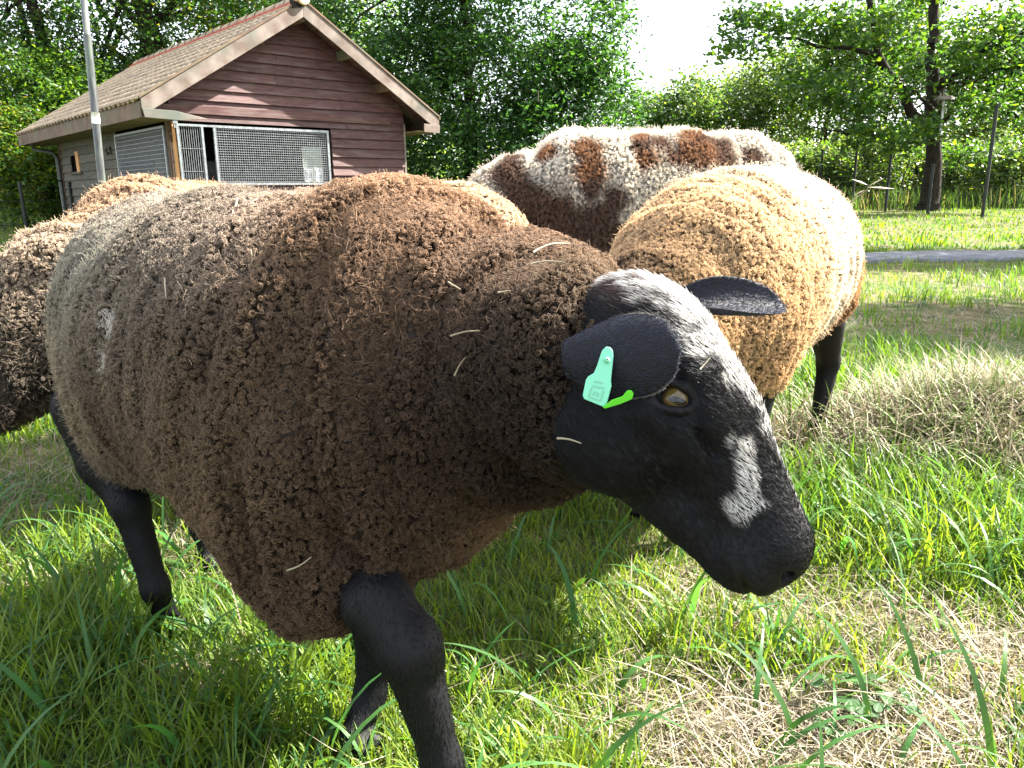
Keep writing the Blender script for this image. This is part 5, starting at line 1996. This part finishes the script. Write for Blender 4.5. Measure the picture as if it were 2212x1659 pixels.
# tall weeds and brush at the foot of the trees: uncountable
n_ = 40000
wx = rs.uniform(-22, 24, n_)
wy = rs.uniform(22, 34, n_) - 1.5 * (np.abs(wx) < 3)
o = blades('undergrowth', wx, wy, rs.uniform(.25, .8, n_), rs.uniform(.012, .035, n_), rs.uniform(.0, .7, n_), rs.random(n_) * 2 * PI, rs.uniform(0, .4, n_),
           np.where(rs.random((n_, 1)) < .18, np.array([.13, .11, .075]), np.array([.05, .095, .022])) * (1 + rs.normal(0, .25, (n_, 1))), M_GRASS, 3, rng=rs)
tag(o, 'tangled undergrowth below the trees beyond the fence', 'undergrowth', kind='stuff')
# distant wood closing the view behind everything
C = np.stack([rs.uniform(-60, 60, 40000), rs.uniform(48, 60, 40000), np.abs(rs.normal(0, 1, 40000)) * 2.0], -1)
hm = 4.0 + 2.2 * fbm(np.stack([C[:, 0] * .12, C[:, 0] * 0, C[:, 0] * 0], -1), 2) - 2.6 * np.exp(-((C[:, 0] - 8) / 7.0) ** 2)
C = C[C[:, 2] < hm]
C[:, 2] += ground_h(C[:, 0], C[:, 1])
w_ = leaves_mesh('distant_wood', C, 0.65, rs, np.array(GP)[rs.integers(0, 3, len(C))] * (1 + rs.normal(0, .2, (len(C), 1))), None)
tag(w_, 'far edge of the wood beyond the meadow', 'wood', kind='stuff')

# ------------------------------------------------------------------ wire fence on the right
FP = [(1640, 27.0), (1732, 25.5), (1771, 24.4), (1844, 22.5), (1918, 20.6), (2011, 18.8), (2131, 16.8), (2300, 14.6)]
fx = [(X(px, Y), Y) for px, Y in FP]
fence = empty('fence', (fx[0][0], fx[0][1], 0), 0, 'tall dark wire mesh fence along the trees on the right', 'fence')
M_FP = mat_noise('dark green fence posts', (.008, .010, .008), (.016, .02, .016), scale=20, rough=0.6, bump=0.1)
O0 = np.array([fx[0][0], fx[0][1], 0])
HF = [1.6, 1.6, 1.7, 1.85, 1.75, 1.15, 2.25, 2.1]
for (x, y), hf in zip(fx, HF):
    z0 = float(ground_h(x, y))
    mb = MB().tube([(x - O0[0], y - O0[1], z0 - .1), (x - O0[0], y - O0[1], z0 + hf)], 0.036, 8).box((x - O0[0] - .05, y - O0[1] - .05, z0 + hf), (x - O0[0] + .05, y - O0[1] + .05, z0 + hf + .03))
    part(mb, 'post', M_FP, fence)
mb = MB()
for (a, b) in zip(fx, fx[1:]):
    A, B = np.array([a[0], a[1]]) - O0[:2], np.array([b[0], b[1]]) - O0[:2]
    for k in range(13):
        zz = 0.06 + 0.145 * k
        mb.tube([(A[0], A[1], zz + float(ground_h(*a))), (B[0], B[1], zz + float(ground_h(*b)))], 0.0028, 4, cap=False)
    L = np.linalg.norm(B - A)
    for k in range(int(L / 0.16)):
        t = k * 0.16 / L
        p = A + (B - A) * t
        z0 = float(ground_h(*(np.array(a) + (np.array(b) - np.array(a)) * t)))
        mb.tube([(p[0], p[1], z0 + .05), (p[0], p[1], z0 + 1.80)], 0.0022, 3, cap=False)
w = part(mb, 'wire_netting', M_FP, fence)
w['kind'] = 'stuff'
# fence at the far left
fl = [(X(-90, 14), 14.0), (X(43, 14.2), 14.2), (X(150, 14.9), 14.9)]
fence2 = empty('fence', (fl[0][0], fl[0][1], 0), 0, 'dark wire fence in front of the bush left of the hut', 'fence')
O1 = np.array([fl[0][0], fl[0][1]])
for x, y in fl:
    z0 = float(ground_h(x, y))
    part(MB().tube([(x - O1[0], y - O1[1], z0 - .1), (x - O1[0], y - O1[1], z0 + .95)], 0.03, 8), 'post', M_FP, fence2)
mb = MB()
for a, b in zip(fl, fl[1:]):
    A, B = np.array(a) - O1, np.array(b) - O1
    for k in range(7):
        mb.tube([(A[0], A[1], .1 + .13 * k + float(ground_h(*a))), (B[0], B[1], .1 + .13 * k + float(ground_h(*b)))], 0.0025, 4, cap=False)
    L = np.linalg.norm(B - A)
    for k in range(int(L / .15)):
        p = A + (B - A) * (k * .15 / L)
        mb.tube([(p[0], p[1], .1), (p[0], p[1], .95)], .002, 3, cap=False)
w = part(mb, 'wire_netting', M_FP, fence2)
w['kind'] = 'stuff'

# pale round disc with a thin rod, hanging before the oak
lx, ly = X(2018, 20.0), 20.0
lz = float(ground_h(lx, ly))
zt = at(2018, 212, ly)[2] - lz
hung_disc = empty('hanging_feeder', (lx, ly, lz), 0, 'pale round disc with a thin white rod hanging against the oak trunk', 'feeder')
sh = MB().tube([(0, 0, zt - .05), (0, 0, zt), (0, 0, zt + .05), (0, 0, zt + .07)], [.22, .24, .12, .03], 20)
part(sh, 'disc', mat_noise('pale weathered disc', (.14, .12, .09), (.20, .17, .13), scale=6, rough=0.6, bump=.1), hung_disc, smooth=True)
part(MB().tube([(0, 0, at(2018, 300, ly)[2] - lz), (0, 0, zt - .06)], .028, 8), 'rod', mat_plain('white rod', (.62, .64, .64), .4), hung_disc, smooth=True)
part(MB().tube([(0, 0, zt + .07), (-.05, .1, zt + .9)], .008, 6), 'hook', M_FP, hung_disc)

# tree just outside the view on the right; its shade falls on the meadow behind the tan sheep
tree('tall_tree', (7.3, 5.7), 7.5, [(0, 0, 4.4, 1.1, .9, .8, 1), (.9, .4, 5.6, 1.0, 1.0, .8, .4)], 7000, 0.10, GM, 'tree at the right of the meadow, just outside the view', 'tree',
     'trees around the paddock', 95, 0.12, cluster=0.22)
tree('tall_tree', (9.6, 10.0), 8.5, [(0, 0, 4.8, 1.8, 1.5, .9, 1), (.8, .4, 6.2, 1.4, 1.4, .8, .5)], 9000, 0.11, GM, 'tree beyond the end of the path, just outside the view on the right', 'tree',
     'trees around the paddock', 96, 0.14, cluster=0.24)


# ------------------------------------------------------------------ straw caught in the fleece, weeds, loose stalks
M_STRAW = mat_plain('straw', (.30, .26, .18), 0.5, 0.3, trans=0.15)
_bv = {'A': BVHTree.FromPolygons([tuple(map(float, p)) for p in SA.to_world(VA)], [tuple(map(int, q)) for q in QA])}


def straw(px0, py0, px1, py1, r, bow, label, lift=0.014):
    P = []
    n = 6
    for k in range(n + 1):
        t = k / n
        x, y = px0 + (px1 - px0) * t, py0 + (py1 - py0) * t
        d = Vector(tuple(ray(x, y))).normalized()
        h = _bv['A'].ray_cast(Vector((0, 0, CAM_H)), d)
        if h[0] is None: p = at(x, y, 0.8)
        else: p = np.array(h[0]) + np.array(h[1]) * lift
        P.append(p)
    P = np.array(P)
    c = P[0] + (P[-1] - P[0]) * np.linspace(0, 1, n + 1)[:, None]
    P = 0.3 * P + 0.7 * c
    P[:, 2] += 0.6 * bow * np.sin(np.linspace(0, PI, n + 1))
    o0 = P[0].copy()
    r = r * 0.62
    mb = MB().tube(P - o0, [r * (1 - .5 * k / n) for k in range(n + 1)], 5)
    o = mb.build('straw', M_STRAW, None, smooth=True)
    o.location = tuple(o0)
    tag(o, label, 'straw', 'bits of straw caught in the dark fleece')
    return o


for args in ((516, 452, 517, 486, .0022, 0, 'short pale stub of straw upright on the grey part of the back'),
             (538, 545, 548, 580, .0016, .003, 'short straw below the pale stub on the dark flank'),
             (380, 615, 384, 655, .0020, 0, 'straight bluish straw low on the rump'),
             (1155, 575, 1222, 557, .0016, .006, 'long curved straw on the reddish neck, the upper of two'),
             (1158, 602, 1222, 600, .0013, .003, 'thin curved straw just under the long one on the neck'),
             (984, 632, 1006, 645, .0016, 0, 'small pale chip of straw in the middle of the shoulder'),
             (992, 734, 1062, 727, .0015, .002, 'forked straw lying level on the dark shoulder'),
             (1008, 808, 1036, 775, .0016, .002, 'slanting straw below the forked one'),
             (1226, 942, 1270, 953, .0016, .002, 'straw on the dark side of the neck behind the cheek'),
             (616, 1218, 664, 1192, .0020, -.004, 'curved straw low on the chest above the front leg'),
             (412, 765, 432, 790, .0011, .002, 'thin straw on the crease of the flank'),
             (552, 465, 568, 455, .0012, .002, 'small hooked straw on top of the back'),
             (1098, 655, 1118, 652, .0014, 0, 'stubby straw at the side of the neck'),
             (1508, 808, 1522, 792, .0009, 0, 'tiny straw above the eye on the white blaze')):
    straw(*args)


def weed(px, py, size, seed, label):
    """rosette of lobed leaves on short stalks"""
    rng = np.random.default_rng(seed)
    w = at_z(px, py, 0.03)
    z0 = float(ground_h(w[0], w[1]))
    root = empty('weed', (w[0], w[1], z0), 0, label, 'weed')
    stems = MB()
    for k in range(6):
        a = 2 * PI * k / 6 + rng.uniform(-.4, .4)
        L = size * rng.uniform(.6, 1.2)
        d = np.array([math.cos(a), math.sin(a), 0])
        p1 = d * L + np.array([0, 0, size * rng.uniform(.7, 1.3)])
        stems.tube([(0, 0, 0), tuple(p1 * .5 + np.array([0, 0, size * .2])), tuple(p1)], [.0013, .0011, .0008], 5)
        # lobed leaf
        V, F = [tuple(p1)], []
        nl = 5
        side = np.cross(d, [0, 0, 1])
        pts = []
        for q in range(nl * 4 + 1):
            th = -1.9 + 3.8 * q / (nl * 4)
            rr = size * .62 * (0.55 + 0.45 * abs(math.cos(th * nl * .5 + 0.0))) * (1 - .25 * abs(th) / 1.9)
            pts.append(p1 + (d * math.cos(th) + side * math.sin(th)) * rr + np.array([0, 0, -.25 * rr * rr / size + rng.uniform(-.001, .001)]))
        V += [tuple(p) for p in pts]
        F = [(0, i, i + 1) for i in range(1, len(pts))]
        me = bpy.data.meshes.new('leaf')
        me.from_pydata(V, [], F)
        set_col(me, np.tile([.045, .11, .03], (len(V), 1)) * rng.uniform(.8, 1.2))
        link('leaf', me, root, M_GRASS)
    part(stems, 'stem', M_PIPE, root)


weed(1835, 1500, .038, 1, 'ferny lobed weed in the dry thatch at the lower right')
weed(1905, 1500, .032, 2, 'second lobed weed to the right of the ferny one, same dry patch')
weed(1800, 1545, .026, 3, 'small bluish weed below the ferny one')
weed(2115, 660, .06, 4, 'broad leaved weed in the meadow at the right, near the path')
weed(1985, 655, .07, 5, 'clump of dark broad leaves in the meadow behind the tan sheep')

# dead leaf blades on a stalk, right behind the tan sheep
w = at(1830, 452, 2.9)
stalk = MB()
def sp_(px, py, Y): return at(px, py, Y)
P0 = at_z(1800, 640, 0.0)
yk = 3.0
b0 = at(1826, 445, yk); b1 = at(1875, 408, yk)
g0 = np.array([b0[0] - .12, yk, float(ground_h(b0[0] - .12, yk))])
root = empty('dry_reed', tuple(g0), 0, 'dry pale reed with split blades leaning out behind the tan sheep', 'dry reed')
part(MB().tube([(0, 0, 0), tuple((b0 - g0) * [.5, 1, .62]), tuple(b0 - g0), tuple(b1 - g0)], [.004, .0035, .0025, .002], 6), 'stem', M_STRAW, root, smooth=True)
def bladep(pa, pb, wd):
    a, b = at(*pa, yk) - g0, at(*pb, yk) - g0
    d = b - a
    up = np.array([0, .3, 1.0]) * wd
    m_ = a + d * .45
    return MB().add([a, m_ + up, b, m_ - up, m_ + np.array([0, -.004, 0])], [(0, 4, 1), (1, 4, 2), (2, 4, 3), (3, 4, 0)])
for pa, pb, wd in (((1875, 400), (1840, 387), .0045), ((1872, 404), (1935, 408), .004), ((1875, 402), (1912, 384), .0022), ((1868, 410), (1845, 422), .003)):
    part(bladep(pa, pb, wd), 'blade', M_STRAW, root)
# white-grey twig in front of the dense tree
tw = at(893, 412, 6.0)
z0 = float(ground_h(tw[0], 6.0))
mb = MB().tube([(0, 0, 0), (0, 0, tw[2] - z0), (.01, 0, at(893, 385, 6.0)[2] - z0), (.03, 0, at(893, 382, 6.0)[2] - z0)], [.02, .018, .014, .006], 7)
mb.tube([(.0, 0, tw[2] - z0), (.10, 0, tw[2] - z0 + .03), (.18, 0, tw[2] - z0 - .02)], [.004, .003, .002], 5)
o = mb.build('stake', mat_noise('bleached wood', (.35, .32, .27), (.5, .46, .4), scale=20, rough=.9), None, smooth=True)
o.location = (tw[0], 6.0, z0)
tag(o, 'short bleached wooden stake in front of the dense tree, right of the hut', 'stake')

# tussock of long half-dead grass on the old hay heap
rt = np.random.default_rng(8)
n_ = 5200
tx = 1.36 + rt.normal(0, .30, n_); ty_ = 2.05 + rt.normal(0, .20, n_)
mixc = np.where(rt.random((n_, 1)) < .45, np.array([.11, .16, .035]), np.array([.27, .225, .15])) * (1 + rt.normal(0, .2, (n_, 1)))
o = blades('tussock', tx, ty_, rt.uniform(.08, .22, n_), rt.uniform(.0025, .0045, n_), rt.uniform(.4, 2.2, n_), rt.random(n_) * 2 * PI, rt.uniform(.1, .9, n_), mixc, M_DRY, 4, rng=rt)
tag(o, 'tussock of long yellowing grass over the old hay on the right', 'tussock', kind='stuff')
